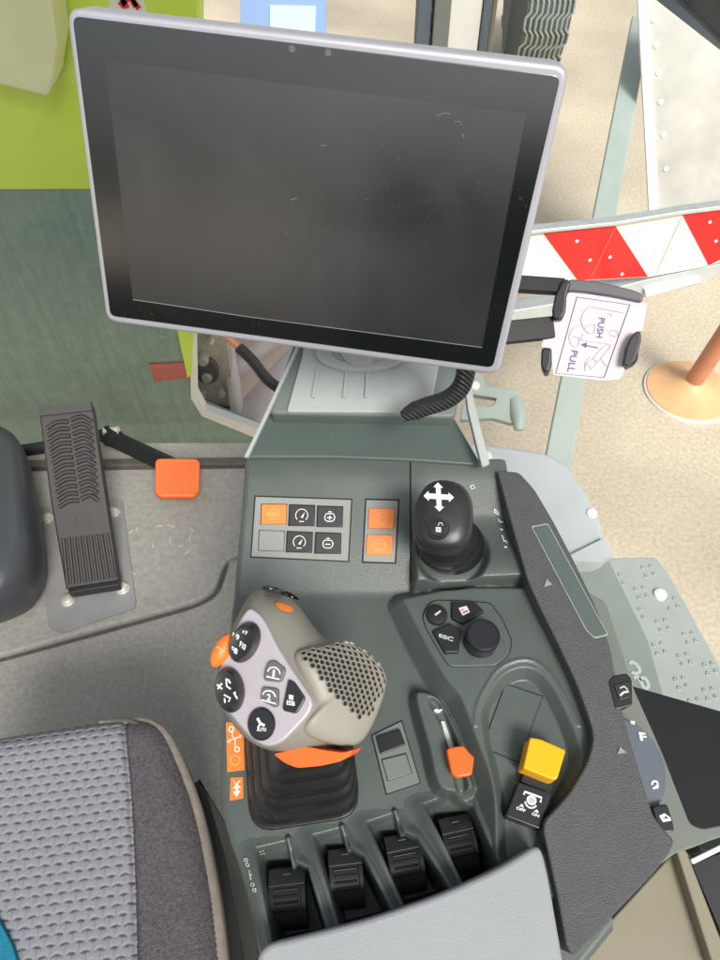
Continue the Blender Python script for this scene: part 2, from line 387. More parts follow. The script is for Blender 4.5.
# ---- height field tools
def sdf(poly, X, Y):
    """signed distance to polygon, negative inside"""
    d = np.full(X.shape, 1e9); ins = np.zeros(X.shape, bool); n = len(poly)
    for i in range(n):
        (x0, y0), (x1, y1) = poly[i - 1], poly[i]; ex, ey = x1 - x0, y1 - y0
        t = np.clip(((X - x0) * ex + (Y - y0) * ey) / (ex * ex + ey * ey + 1e-12), 0, 1)
        d = np.minimum(d, np.hypot(X - x0 - t * ex, Y - y0 - t * ey))
        c = ((y0 > Y) != (y1 > Y)) & (X < (x1 - x0) * (Y - y0) / (y1 - y0 + 1e-15) + x0); ins ^= c
    return np.where(ins, -d, d)
def sst(x, a, b):
    t = np.clip((x - a) / (b - a), 0, 1); return t * t * (3 - 2 * t)
def field_mesh(name, fr, X, Y, H, mask, m, parent, attr=None):
    org = ORG[parent]; ny, nx = X.shape
    P = np.array(fr.O - org)[None, None] + X[..., None] * np.array(fr.ex) + Y[..., None] * np.array(fr.ey) + H[..., None] * np.array(fr.ez)
    idx = -np.ones(X.shape, int); cell = mask[:-1, :-1] & mask[1:, :-1] & mask[:-1, 1:] & mask[1:, 1:]
    used = np.zeros(X.shape, bool)
    for a in (slice(0, -1), slice(1, None)):
        for b in (slice(0, -1), slice(1, None)): used[a, b] |= cell
    idx[used] = np.arange(used.sum())
    q = np.stack([idx[:-1, :-1], idx[:-1, 1:], idx[1:, 1:], idx[1:, :-1]], -1)[cell]
    me = bpy.data.meshes.new(name); me.vertices.add(int(used.sum())); me.vertices.foreach_set('co', P[used].ravel())
    me.loops.add(q.size); me.loops.foreach_set('vertex_index', q.ravel()); me.polygons.add(len(q))
    me.polygons.foreach_set('loop_start', np.arange(0, q.size, 4)); me.polygons.foreach_set('loop_total', np.full(len(q), 4)); me.update(calc_edges=True)
    if attr is not None:
        a = me.attributes.new('weave', 'FLOAT', 'POINT'); a.data.foreach_set('value', attr[used].astype(np.float32))
    me.materials.append(M(m)); me.shade_smooth(); me.validate()
    o = bpy.data.objects.new(name, me); COL.objects.link(o); o.parent = parent; ORG[o] = org; return o

# ================================================================ CAMERA, LIGHT
cam = bpy.data.cameras.new('camera'); co = bpy.data.objects.new('camera', cam); COL.objects.link(co)
co.location = CAM; co.rotation_euler = (math.pi / 2 - TH, 0, 0)
cam.sensor_fit = 'VERTICAL'; cam.sensor_height = 36; cam.lens = 36 * FPX / 960; cam.clip_start = .02; cam.clip_end = 500
S.camera = co
w = bpy.data.worlds.new('World'); S.world = w; w.use_nodes = True; nt = w.node_tree
sky = nt.nodes.new('ShaderNodeTexSky'); sky.sky_type = 'NISHITA'; sky.sun_disc = False
EL, AZ = math.radians(48), math.radians(158)
sky.sun_elevation = EL; sky.sun_rotation = AZ; sky.air_density = 1.0; sky.dust_density = 4.0; sky.ozone_density = 1.0
bg = nt.nodes['Background']; bg.inputs['Strength'].default_value = .15; hs = nt.nodes.new('ShaderNodeHueSaturation'); hs.inputs['Saturation'].default_value = .35; nt.links.new(sky.outputs[0], hs.inputs['Color']); nt.links.new(hs.outputs[0], bg.inputs['Color'])
sun = bpy.data.lights.new('sun', 'SUN'); sun.energy = 3.0; sun.angle = math.radians(18); sun.color = (1, .96, .90)
so = bpy.data.objects.new('sun', sun); COL.objects.link(so)
sd = V((math.sin(AZ) * math.cos(EL), math.cos(AZ) * math.cos(EL), math.sin(EL)))
so.rotation_euler = sd.to_track_quat('Z', 'Y').to_euler()
S.view_settings.view_transform = 'Standard'; S.view_settings.look = 'None'; S.view_settings.exposure = 0; S.view_settings.gamma = 1
S.render.engine = 'CYCLES'

# ================================================================ CONSOLE
o0 = pd(290, 790, .62); T8 = math.radians(8)
CON = Fr(o0, (1, 0, 0), (0, math.cos(T8), math.sin(T8)))
HT = .045                                    # height of the switch face's upper edge
vb = CON.hit(320, 595, 0)[1]; vt = CON.hit(330, 464, HT)[1]
console = thing('armrest_console', CON.w(0, .05, -.25), 'grey green armrest control console with switches, levers and a black rail', 'control console')
FACE = Fr(CON.w(0, vb, 0), CON.ex, CON.ey * (vt - vb) + CON.ez * HT)   # tilted switch face
def cp(px, h): return [CON.hit(x, y, h) for x, y in px]
step = .0008
us = np.arange(-.16, .26, step); vs_ = np.arange(-.24, .32, step); X, Y = np.meshgrid(us, vs_)
ramp = np.clip((Y - vb) / (vt - vb), 0, 1) * HT
rq = np.clip((Y - vb) / (vt - vb), 0, 1.14); rq = np.where(rq > .86, rq - np.maximum(rq - .86, 0) ** 2 / (2 * .28), rq); ramp = np.clip(rq, 0, 1.0) * HT; H = ramp.copy()
# soften creases of the ramp
k = 11; ker = np.ones(k) / k; H = np.apply_along_axis(lambda c: np.convolve(np.pad(c, k // 2, 'edge'), ker, 'valid'), 0, H)
R1 = .024
crest = spline(cp([(404, 599), (424, 640), (446, 678), (461, 697), (476, 737), (493, 786), (497, 860)], R1), 5)
Rp = crest + cp([(545, 900), (640, 860), (640, 700), (560, 560), (520, 575)], R1)
dR = sdf(Rp, X, Y)
def blur(A, w):
    kk = np.ones(w) / w; f = lambda c: np.convolve(np.pad(c, w // 2, 'edge'), kk, 'valid')
    for ax_ in (0, 1): A = np.apply_along_axis(f, ax_, A)
    return A
HR = blur(R1 * np.clip(1 - dR / .0145, 0, 1), 3)
H = np.maximum(H, HR * (1 - sst(Y, vb - .004, vb + .012)) + H * 0)
# mini joystick module
dM = sdf(cp([(411, 452), (530, 452), (540, 582), (413, 588)], .02), X, Y)
H = np.where(True, np.maximum(H, np.where(dM < .004, np.maximum(ramp, 0) * 1.0 + .030 * (1 - sst(dM, -.004, .002)) * (1 - sst(Y, vb + .004, vb + .075)), -1)), H)
bu, bv = CON.hit(452, 545, .04)
dB = np.hypot((X - bu), (Y - bv) * .95) - .034
H = H - .010 * (1 - sst(dB, -.004, .005))
# recess with the blank plate
rec = spline(cp([(481, 722), (492, 692), (508, 675), (530, 672), (550, 690), (573, 738), (577, 768), (562, 800), (535, 862), (500, 862), (496, 800)], .016), 5, True)
dRec = sdf(rec, X, Y); H = np.where(Y < vb, H - blur(.012 * np.clip(1 - (dRec + .007) / .008, 0, 1), 3), H)
lip = sdf(spline(cp([(474, 724), (488, 683), (506, 665), (532, 662), (556, 685), (582, 738), (586, 772), (565, 810), (535, 868), (500, 862), (492, 800)], .02), 5, True), X, Y)
H = H + .0011 * np.exp(-(lip / .0016) ** 2) * (Y > CON.hit(480, 725, .02)[1] - .002)
# lever fender
fen = spline(cp([(415, 699), (424, 693), (440, 702), (457, 733), (468, 772), (471, 790), (440, 789), (427, 745)], .014), 5, True)
dF = sdf(fen, X, Y); H = np.maximum(H, blur(.020 * np.clip(1 - (dF + .001) / .006, 0, 1), 3) * (Y < vb))
gro = sdf(spline(cp([(428, 702), (440, 704), (455, 735), (464, 772), (466, 792), (456, 792), (449, 760), (440, 728)], .012), 4, True), X, Y)
H = H - blur(.0075 * np.clip(1 - (gro + .002) / .0025, 0, 1), 3)
# paddle slots and fins
SL = [[(256, 848), (289, 840), (295, 862), (308, 868), (328, 936), (276, 946)], [(313, 835), (343, 827), (350, 848), (363, 856), (392, 916), (342, 930)],
      [(367, 822), (396, 812), (403, 832), (416, 838), (450, 895), (405, 908)], [(424, 804), (450, 794), (472, 806), (495, 870), (464, 888)]]
fade = 0; cut = []
for i, s_ in enumerate(SL):
    uv = cp(s_, .004); d = sdf(uv, X, Y); vtop = max(p[1] for p in uv)
    fade = np.maximum(fade, .017 * np.exp(-(np.maximum(d - .002, 0) / .009) ** 2) * sst(vtop - Y, -.006, .040))
    cut.append((d, .002 - .010 - .034 * sst(vtop - Y, .004, .022)))
H = np.where(fade > .0003, np.maximum(H, np.minimum(H, .002) + fade), H)
for d, fl_ in cut:
    k_ = 1 - sst(d, -.0044, .0010); H = H + (np.minimum(fl_, H) - H) * k_
# crisp blades beside each slot
for (a, b) in (((288, 838), (294, 866)), ((342, 826), (349, 850)), ((395, 811), (402, 834))):
    p, q = np.array(CON.hit(*a, .004)), np.array(CON.hit(*b, -.004)); e = q - p
    t = np.clip(((X - p[0]) * e[0] + (Y - p[1]) * e[1]) / e.dot(e), 0, 1); dd = np.hypot(X - p[0] - t * e[0], Y - p[1] - t * e[1])
    H = np.maximum(H, np.where(dd < .0022, .006 - t * .008 - .004 * (dd / .0022) ** 2, -1))
HF_raw = H.copy()
out = spline(cp([(247, 455), (242, 500)], .03) + cp([(233, 595), (223, 700), (219, 790), (226, 832), (242, 880), (258, 945), (272, 1000)], 0), 6)
outl = out + cp([(560, 1000), (640, 900), (640, 700)], 0) + cp([(566, 600), (541, 560), (512, 500), (503, 455)], .032)
dO = sdf(outl, X, Y)
rr = .007; q = np.clip(dO + rr, 0, rr); H = H - (rr - np.sqrt(np.maximum(rr * rr - q * q, 0))) - .16 * sst(dO, -.0006, .004)
back = CON.hit(330, 456, HT)[1]
mask = (dO < .005) & (Y < back)
H = H - .006 * sst(Y, back - .005, back) ** 2
field_mesh('housing', CON, X, Y, H, mask, 'housing_plastic', console)
def hf(px, py, h0=0.0):
    """console height under a pixel"""
    h = h0
    for _ in range(8):
        u, v = CON.hit(px, py, h); i = int(round((v - vs_[0]) / step)); j = int(round((u - us[0]) / step))
        if 0 <= i < X.shape[0] and 0 <= j < X.shape[1]: h = .5 * h + .5 * HF_raw[i, j]
    return h
# rear cover (shelf behind the switches)
b = MB(); b.slab(CON, [(244, 457), (270, 411), (452, 414), (482, 465), (410, 460), (330, 457)], HT + .003, HT - .06, 'shelf_plastic', r=.006)
build('rear_cover', b, console, .004)
# thin seams
b = MB()
for i in range(14):
    pass
FMOD = Fr(FACE.O + CON.ez * 0, FACE.ex, FACE.ey)
seam = [(410.5, 462 + i * 8) for i in range(16)]
pts = [CON.P(x, y, hf(x, y, .02) + .0006) for x, y in seam]
b.tube(pts, .0007, 'dark_gap', 5); build('seam', b, console)

# ---- switch panels on the tilted face
def on_face(h=0): return FACE
def icon(dc, mb, kind, m, w=.0009):
    if kind == 'tacho':
        dc.arc(mb, .5, .5, .24, -45, 225, w, m, ry=.3); dc.fill(mb, [(.46, .6), (.62, .34), (.55, .63)], m); dc.st(mb, [(.4, .8), (.6, .8)], w * 1.1, m)
    elif kind in ('plus', 'minus'):
        dc.st(mb, [(.36, .36), (.64, .36), (.68, .46), (.70, .5), (.68, .66), (.6, .74), (.4, .74), (.32, .66), (.30, .5), (.32, .46)], w * 1.2, m, True)
        dc.st(mb, [(.40, .56), (.60, .56)], w * 1.4, m); dc.st(mb, [(.44, .27), (.56, .27)], w * 1.4, m)
        if kind == 'plus': dc.st(mb, [(.5, .45), (.5, .67)], w * 1.4, m)
    elif kind == 'wheel':
        dc.arc(mb, .5, .5, .2, 0, 360, w, m, ry=.26); dc.st(mb, [(.24, .5), (.76, .5)], w * 1.4, m); dc.arc(mb, .5, .5, .1, 0, 360, w, m, 10)
    elif kind == 'spin':
        dc.arc(mb, .5, .5, .22, 0, 360, w, m, ry=.28); dc.arc(mb, .5, .5, .1, 20, 250, w, m, 12)
def button(parent, fr, q, h0, h1, m, kind=None, im='icon_white', iw=.0009, r=.0012, label=None):
    mb = MB(); mb.slab(fr, q, h1, h0, m, r=r, taper=.05)
    if kind: icon(Dec(fr, q, h1 + .0002), mb, kind, im, iw)
    return build('button', mb, parent, .0009, 2, label=label)
def sq(x0, y0, x1, y1, sk=0): return [(x0, y0), (x1, y0 + sk), (x1 - 1.2, y1 + sk), (x0 - 1.2, y1)]
def zf(q, ox=230, oy=450, s=190 / 720): return [(ox + x * s, oy + y * s) for x, y in q]
b = MB(); b.slab(FACE, zf([(92, 172), (464, 184), (452, 425), (76, 408)]), .0004, -.004, 'dark_gap')
b.slab(FACE, zf([(97, 177), (459, 189), (447, 420), (81, 403)]), .0012, -.004, 'switch_plate')
p1 = build('switch_panel', b, console, .0004, 2, label='six-key switch panel')
zb = [[(120, 205), (214, 206), (211, 280), (117, 280)], [(226, 207), (321, 210), (318, 287), (222, 286)], [(332, 212), (427, 215), (424, 291), (329, 290)],
      [(111, 304), (206, 308), (203, 383), (108, 380)], [(217, 308), (312, 312), (309, 388), (213, 386)], [(325, 312), (420, 316), (418, 392), (321, 391)]]
for q, m, kd, im, lb in zip(zb, ('orange_plastic', 'button_black', 'button_black', 'switch_plate', 'button_black', 'button_black'), ('wheel', 'tacho', 'plus', None, 'tacho', 'minus'),
                        ('icon_faint', 'icon_white', 'icon_white', None, 'icon_white', 'icon_white'),
                        ('orange button with a faint wheel symbol', 'upper black gauge button', 'black button with a plus symbol', 'blank grey button', 'lower black gauge button', 'black button with a minus symbol')):
    mb = MB(); x = zf(q); cx = sum(p[0] for p in x) / 4; cy = sum(p[1] for p in x) / 4
    mb.slab(FACE, [(cx + (a - cx) * 1.06, cy + (c - cy) * 1.06) for a, c in x], .0014, .0005, 'dark_gap' if m != 'switch_plate' else 'icon_dark')
    mb.slab(FACE, x, .0034 if m != 'switch_plate' else .0022, .0005, m, r=.0016, taper=.02)
    if kd: icon(Dec(FACE, x, .0037), mb, kd, im, .0007)
    build('button', mb, p1, .0007, 2, label=lb)
b = MB(); b.slab(FACE, zf([(512, 183), (643, 186), (630, 432), (499, 428)]), .0004, -.004, 'dark_gap')
b.slab(FACE, zf([(517, 189), (637, 192), (624, 426), (505, 422)]), .0012, -.004, 'switch_plate')
p2 = build('switch_panel', b, console, .0004, 2, label='narrow panel with two orange keys')
for q, lb in (([(527, 220), (624, 222), (620, 298), (523, 296)], 'upper orange button'), ([(519, 320), (617, 322), (613, 398), (515, 396)], 'lower orange button')):
    mb = MB(); x = zf(q); mb.slab(FACE, x, .0034, .0005, 'orange_plastic', r=.0016, taper=.02); icon(Dec(FACE, x, .0037), mb, 'spin', 'icon_faint', .0008)
    build('button', mb, p2, .0007, 2, label=lb)
# rocker with a blank below on the main surface
b = MB(); b.slab(CON, [(371, 735), (402, 720), (421, 783), (386, 795)], .0012, -.003, 'dark_gap')
b.slab(CON, [(372.5, 735.5), (401.3, 721.3), (419.8, 782.5), (386.8, 793.6)], .0018, -.003, 'blank_plastic')
p3 = build('rocker_panel', b, console, .0004, 2)
mb = MB(); mb.slab(CON, [(376, 737), (400, 729), (405.5, 744.5), (380.5, 754)], .0055, .001, 'button_black', r=.001); build('button', mb, p3, .001, 2, label='black rocker key')
mb = MB(); mb.slab(CON, [(381, 759), (406.5, 752.5), (412.5, 773), (387.5, 781.5)], .0026, .001, 'icon_dark', r=.001); mb.slab(CON, [(382, 760), (405.7, 754), (411.5, 772.4), (388.2, 780.5)], .0036, .001, 'blank_plastic', r=.001); build('button', mb, p3, .0005, 2, label='blank grey cover key')
# stickers left of the joystick boot
def ori(x, y): return (215 + x * 50 / 480, 715 + y * 100 / 960)
st = MB(); q = [ori(105, 70), ori(270, 75), ori(285, 530), ori(118, 548)]; st.poly(CON, q, .0006, 'orange_plastic'); d = Dec(CON, q, .0009)
d.arc(st, .3, .14, .13, 0, 360, .0011, 'icon_white', 12, .055); d.arc(st, .6, .56, .13, 0, 360, .0011, 'icon_white', 12, .05); d.st(st, [(.36, .2), (.36, .3), (.5, .33), (.5, .5)], .0009, 'icon_white'); d.st(st, [(.05, .39), (.85, .29)], .0009, 'icon_white')
d.fill(st, [(.75, .25), (.9, .28), (.78, .34)], 'icon_white'); d.fill(st, [(.18, .34), (.02, .39), (.2, .43)], 'icon_white'); d.arc(st, .47, .78, .27, 0, 360, .0010, 'icon_faint', 20, .095)
build('sticker', st, console, fl='keep', label='upper orange sticker with white symbols')
st = MB(); q = [ori(148, 600), ori(268, 598), ori(272, 800), ori(142, 824)]; st.poly(CON, q, .0006, 'orange_plastic'); d = Dec(CON, q, .0009)
d.fill(st, [(.2, .1), (.5, .28), (.8, .1), (.75, .2), (.58, .32), (.85, .5), (.2, .5), (.42, .32)], 'icon_white'); d.fill(st, [(.44, .5), (.6, .5), (.6, .62), (.8, .6), (.5, .9), (.22, .62), (.44, .62)], 'icon_white')
build('sticker', st, console, fl='keep', label='lower orange sticker with a downward arrow')

# ---- knob panel on the raised part
KH = R1
def ze(*p): return [(410 + x * 110 / 720, 590 + y * 90 / 589) for x, y in p]
b = MB(); o_ = ze((75, 170), (105, 100), (150, 62), (330, 62), (530, 80), (610, 190), (672, 330), (655, 430), (560, 502), (260, 505), (215, 450), (100, 250))
b.slab(CON, o_, KH + .0006, KH - .005, 'dark_gap', r=.004)
cx, cy = 467, 634; b.slab(CON, [(cx + (x - cx) * .975, cy + (y - cy) * .975) for x, y in o_], KH + .0016, KH - .005, 'housing_plastic', r=.004)
kp = build('knob_panel', b, console, .0008, 2)
mb = MB(); c = CON.hit(*ze((178, 158))[0], KH + .006); mb.lathe(CON, *c, [(.0098, KH), (.0098, KH + .004), (.0092, KH + .006), (.006, KH + .0066), (.001, KH + .0066)], 'button_black', 24)
dd = Dec(CON, ze((150, 150), (195, 118), (215, 150), (168, 185)), KH + .0069); dd.st(mb, [(.1, .5), (.9, .5)], .0018, 'icon_dim'); build('button', mb, kp, label='round black key')
mb = MB(); q = ze((275, 75), (430, 80), (485, 138), (350, 218), (275, 182)); mb.slab(CON, q, KH + .0055, KH, 'button_black', r=.0015, taper=.08)
dd = Dec(CON, ze((318, 118), (370, 103), (392, 145), (345, 168)), KH + .0058); dd.fill(mb, [(0, 0), (1, 0), (1, 1), (0, 1)], 'card_paper'); dd.h += .0002
dd.st(mb, [(.15, .35), (.5, .35)], .0011, 'logo_red'); dd.st(mb, [(.2, .7), (.85, .7)], .0012, 'icon_dark'); build('button', mb, kp, .001, 2, label='five-sided black key with a small picture')
mb = MB(); q = ze((148, 268), (262, 215), (335, 258), (318, 405), (228, 408)); mb.slab(CON, q, KH + .0055, KH, 'button_black', r=.0015, taper=.08)
Dec(CON, ze((190, 285), (285, 310), (280, 338), (190, 308)), KH + .0058).text(mb, 'ESC', 0, 0, 1, 1, 'icon_dim', .03); build('button', mb, kp, .001, 2, label='five-sided black key reading ESC')
mb = MB(); c = CON.hit(*ze((500, 375))[0], KH + .002); mb.lathe(CON, *c, [(.0168, KH), (.0168, KH + .0022), (.0160, KH + .0028), (.0150, KH + .0028)], 'housing_plastic', 32)
c1 = CON.hit(*ze((482, 292))[0], KH + .024); mb2 = MB()
n = 40
def wob(i): return 1 + .012 * (i % 2)
rs = []
for r, h in ((.0150, KH + .002), (.0150, KH + .020), (.0147, KH + .0225), (.0138, KH + .0236), (.013, KH + .0238), (.0125, KH + .0232), (.0005, KH + .0232)):
    t = (h - KH) / .0238; uu = c1[0]; vv = c1[1]
    rs.append([CON.w(uu + r * wob(i) * math.cos(6.2832 * i / n), vv + r * wob(i) * math.sin(6.2832 * i / n), h) for i in range(n)])
mb2.rings(rs, 'button_black'); build('knob', mb2, kp, label='tall black rotary knob'); build('knob_ring', mb, kp)

# ---- blank plate and yellow guarded switch in the recess
b = MB(); q = [(360 + x / 3, 660 + y / 3) for x, y in ((436, 70), (550, 108), (476, 308), (366, 262))]; zh = .0125
b.slab(CON, q, zh + .0004, zh - .006, 'dark_gap'); cx = sum(p[0] for p in q) / 4; cy = sum(p[1] for p in q) / 4
b.slab(CON, [(cx + (x - cx) * .965, cy + (y - cy) * .975) for x, y in q], zh + .001, zh - .006, 'housing_plastic'); build('blank_plate', b, console)
def zy(*p): return [(500 + x / 12, 760 + y / 12) for x, y in p]
b = MB(); b.slab(CON, zy((245, 255), (345, -20), (720, 120), (600, 420)), zh + .010, zh - .004, 'button_black', r=.002)
b.slab(CON, zy((225, 262), (625, 405), (480, 830), (65, 675)), zh + .016, zh - .004, 'button_black', r=.002)
gs = build('guarded_switch', b, console, .0014, 2)
mb = MB(); mb.slab(CON, [(530, 737), (541, 739), (566, 750), (557.5, 779), (553, 780), (523, 768)], zh + .030, zh + .009, 'yellow_plastic', r=.0022, taper=.03)
build('switch_cap', mb, gs, .0016, 3)
mb = MB(); d = Dec(CON, zy((230, 290), (600, 420), (500, 730), (160, 600)), zh + .0164)
d.st(mb, [(.22, .32), (.22, .2), (.78, .2), (.78, .38)], .0016, 'icon_white'); d.arc(mb, .5, .42, .12, 0, 360, .0022, 'icon_white', 14, .13); d.arc(mb, .5, .46, .2, 200, 340, .0013, 'icon_white', 12, .24); d.disc(mb, .5, .42, .05, 'icon_white')
d.fill(mb, [(.15, .78), (.24, .66), (.33, .78)], 'icon_white'); d.text(mb, 'OFF', .08, .82, .4, .93, 'icon_white', .04); d.fill(mb, [(.66, .78), (.75, .66), (.84, .78)], 'icon_white'); d.text(mb, 'ON', .62, .82, .88, .93, 'icon_white', .04)
build('symbol', mb, gs, fl='keep')

# ---- orange slide lever
def zl(*p): return [(410 + x / 8, 680 + y / 8) for x, y in p]
gh = .0138
b = MB(); b.slab(CON, zl((272, 258), (292, 258), (395, 500), (400, 560), (372, 560), (350, 470)), gh + .0006, gh - .002, 'dark_gap', r=.001); build('lever_slot', b, console, fl=None)
b = MB(); b.slab(CON, zl((246, 328), (276, 328), (350, 545), (310, 545)), gh + .0008, gh - .002, 'icon_dim', r=.001)
build('scale_mark', b, console); b = MB(); b.slab(CON, zl((190, 240), (215, 228), (228, 238), (255, 232), (258, 242), (230, 262), (205, 258)), gh + .0008, gh - .002, 'icon_white'); build('scale_mark', b, console)
mb = MB(); mb.slab(CON, [(446.5, 750), (449, 747.5), (463, 745.2), (466, 748), (469, 752), (474.5, 757), (472, 775), (457, 777.5), (451.5, 773)], gh + .021, gh + .004, 'orange_bright', r=.002, taper=-.08)
mb.tube([CON.P(459, 764, gh - .002), CON.P(459, 762, gh + .008)], .004, 'black_plastic'); build('slide_lever', mb, console, .0016, 3)
b = MB(); b.line(CON, [(440, 692), (440, 693)], .0001, .02, 'icon_dim')

# ---- four finger paddles
PAD = [((267, 871), (304, 867), (273, 906), (308, 898), (280, 938), (325, 928)), ((327, 851), (361, 847), (334, 888), (367, 879), (345, 924), (388, 910)),
       ((384, 838), (419, 831), (392, 872), (427, 861), (406, 903), (446, 887)), ((439, 820), (471, 813), (448, 852), (482, 843), (464, 882), (494, 866))]
for i, (a, b_, c_, d_, e_, f_) in enumerate(PAD):
    L_, Rg = np.array(CON.hit(*a, -.002)), np.array(CON.hit(*b_, -.002)); ax = Rg - L_; wd = np.linalg.norm(ax); ax /= wd
    up = np.array((-ax[1], ax[0])); mid = (L_ + Rg) / 2
    ru = .026; cen = mid - up * .020
    fr = Fr(CON.w(cen[0], cen[1], -.034), CON.ex * ax[0] + CON.ey * ax[1], CON.ex * up[0] + CON.ey * up[1])
    mb = MB()
    def arcpts(r, a0, a1, n, s): return [fr.w(s, r * math.cos(math.radians(a0 + (a1 - a0) * k / n)), r * math.sin(math.radians(a0 + (a1 - a0) * k / n))) for k in range(n + 1)]
    def seg(r0, r1, a0, a1, x0, x1, m, n=10):
        A = arcpts(r1, a0, a1, n, x0) + arcpts(r0, a1, a0, n, x0); B = arcpts(r1, a0, a1, n, x1) + arcpts(r0, a1, a0, n, x1)
        mb.rings([A, B], m)
    hw = wd / 2
    seg(.010, .0238, -30, 200, -hw * .97, hw * .97, 'roller_grey', 26)          # smooth roller
    pm = build('paddle', mb, console, label=['leftmost finger paddle', 'second finger paddle from the left', 'third finger paddle from the left', 'rightmost finger paddle'][i])
    mb = MB(); seg(.020, .030, 44, 74, -hw, hw, 'black_plastic', 8); seg(.020, .0282, 70, 112, -hw, hw, 'black_plastic', 10)
    for a0 in (78, 87, 96, 105): seg(.027, .0298, a0, a0 + 3.5, -hw * .72, hw * .62, 'black_plastic', 2)
    seg(.028, .0306, 50, 58, -hw * .25, hw * .25, 'black_plastic', 2)
    seg(.024, .0296, 74, 112, hw * .7, hw * 1.0, 'black_plastic', 8)
    build('paddle_grip', mb, pm, .0008, 2)
# small white scale left of the first paddle and tiny marks
b = MB()
def z5(*p): return [(210 + x / 4.8, 810 + y / 4.8) for x, y in p]
def mark(pxs, w, m='icon_dim'):
    pts = [CON.P(x, y, hf(x, y) + .0008) for x, y in pxs]
    n = len(pts); b.tube(pts, w, m, 5)
for (x, y) in ((172, 240), (180, 262), (204, 358), (213, 384)):
    cxp, cyp = z5((x, y))[0]; mark([(cxp + 1.6 * math.cos(a * .9), cyp + 1.9 * math.sin(a * .9)) for a in range(8)], .00045)
mark(z5((188, 290), (196, 335)), .0005); mark(z5((190, 312), (200, 308)), .0005)
for x, y in ((240, 200), (252, 196), (246, 212), (258, 208)): mark(z5((x, y), (x + 3, y + 2)), .0004)
for pts in ([(494, 509), (499, 513)], [(495, 509), (494, 512), (499, 515)], [(498, 519), (500, 522), (503, 522)], [(500, 529), (503, 530)], [(502, 535), (504, 541), (506, 541), (507, 543)], [(504, 547), (507, 547)],
            [(470, 486), (473, 485), (475, 488), (472, 489), (470, 487)]): mark(pts, .0006, 'icon_white')
build('scale_mark', b, console, fl='keep', label='small white printed symbols')

# ---- black textured rail along the right
RV = CON.hit(550, 650, .042)[1]; RAIL = Fr(CON.w(0, RV, .042), CON.ex, CON.ey + CON.ez * .045)
inner = [(497, 470), (512, 526), (528, 582), (541, 610), (556, 640), (575, 680), (589, 718), (594, 737), (588, 762), (569, 794), (545, 820), (543, 830), (558, 900), (566, 946), (573, 957)]
outer = [(627, 902), (658, 869), (671, 851), (675, 840), (664, 830), (653, 815), (642, 779), (627, 730), (618, 690), (610, 645), (597, 608), (575, 562), (553, 520), (534, 488), (519, 472)]
b = MB(); uvI = [RAIL.hit(*p) for p in inner]; uvO = [RAIL.hit(*p) for p in outer]
b.prism(RAIL, fillet(uvI + uvO, [.004] + [.009] * (len(uvI + uvO) - 2) + [.004], 5), 0, -.055, 'textured_rail'); rail = build('armrest_rail', b, console, .0045, 4)
b = MB(); b.slab(RAIL, [(531, 526), (548, 523), (608.5, 635), (595, 638.5), (586, 630)], .0008, -.01, 'mount_grey', r=.002)
b.slab(RAIL, [(533, 527), (548, 524.2), (607.5, 634.2), (595.2, 637.2), (587.3, 629.5)], .0018, -.01, 'shelf_plastic', r=.002); build('rail_insert', b, rail, .0005, 2)
b = MB(); b.poly(RAIL, [(544, 587), (546.5, 579), (552.5, 584.5)], .0012, 'beige_plastic'); build('pointer_mark', b, rail, fl='keep')
b = MB(); b.poly(RAIL, [(617.5, 754), (620, 747), (627, 752.5)], .0012, 'beige_plastic'); build('pointer_mark', b, rail, fl='keep')
def zs(*p): return [(520 + x / 3.6, 640 + y / 3.6) for x, y in p]
# outer side housing with dial and two rocker switches
b = MB(); b.slab(CON, [(585, 590), (606, 602), (634, 689), (662, 752), (690, 824), (702, 829), (738, 822), (738, 832), (712, 840), (692, 848), (676, 853), (640, 880), (600, 780)], .010, -.10, 'housing_side', r=.004)
build('side_housing', b, console, .005, 4)
b = MB(); b.slab(CON, [(560, 975), (672, 854), (684, 850), (694, 858), (704, 884), (738, 960), (742, 1010), (560, 1010)], -.022, -.12, 'beige_panel', r=.003); build('lower_side_panel', b, console, .003)
b = MB(); b.slab(CON, [(676, 850), (686, 849), (731, 965), (715, 972)], -.008, -.05, 'beige_panel', r=.003); build('side_rib', b, console, .004)
mb = MB(); q = zs((318, 150), (335, 128), (385, 118), (404, 140), (406, 235), (345, 252)); mb.slab(RAIL, q, .001, -.035, 'button_black', r=.003)
mb.slab(RAIL, zs((338, 160), (395, 148), (401, 205), (358, 216)), .0022, -.02, 'black_plastic', r=.001); d = Dec(RAIL, zs((338, 160), (395, 148), (401, 205), (358, 216)), .0026)
d.st(mb, [(.15, .75), (.5, .6), (.85, .62)], .0018, 'icon_dim'); d.st(mb, [(.3, .3), (.6, .25), (.8, .5)], .0012, 'icon_dim'); build('rocker_switch', mb, console, .0012, 2, label='upper black rocker switch with a white machine symbol')
mb = MB(); q = zs((475, 600), (530, 588), (550, 650), (558, 690), (515, 695), (500, 680)); mb.slab(RAIL, q, -.004, -.04, 'button_black', r=.003); d = Dec(RAIL, zs((492, 620), (532, 612), (552, 655), (508, 660)), -.0034)
d.st(mb, [(.2, .3), (.25, .8), (.9, .75)], .0022, 'icon_white'); d.fill(mb, [(.3, .3), (.6, .2), (.95, .65), (.8, .65), (.55, .4), (.4, .7)], 'icon_white'); build('rocker_switch', mb, console, .0012, 2, label='lower black rocker switch with a white machine symbol')
mb = MB(); dc = RAIL.hit(615, 768, -.012); rad = math.dist(dc, RAIL.hit(663, 753, -.012)); rs = []
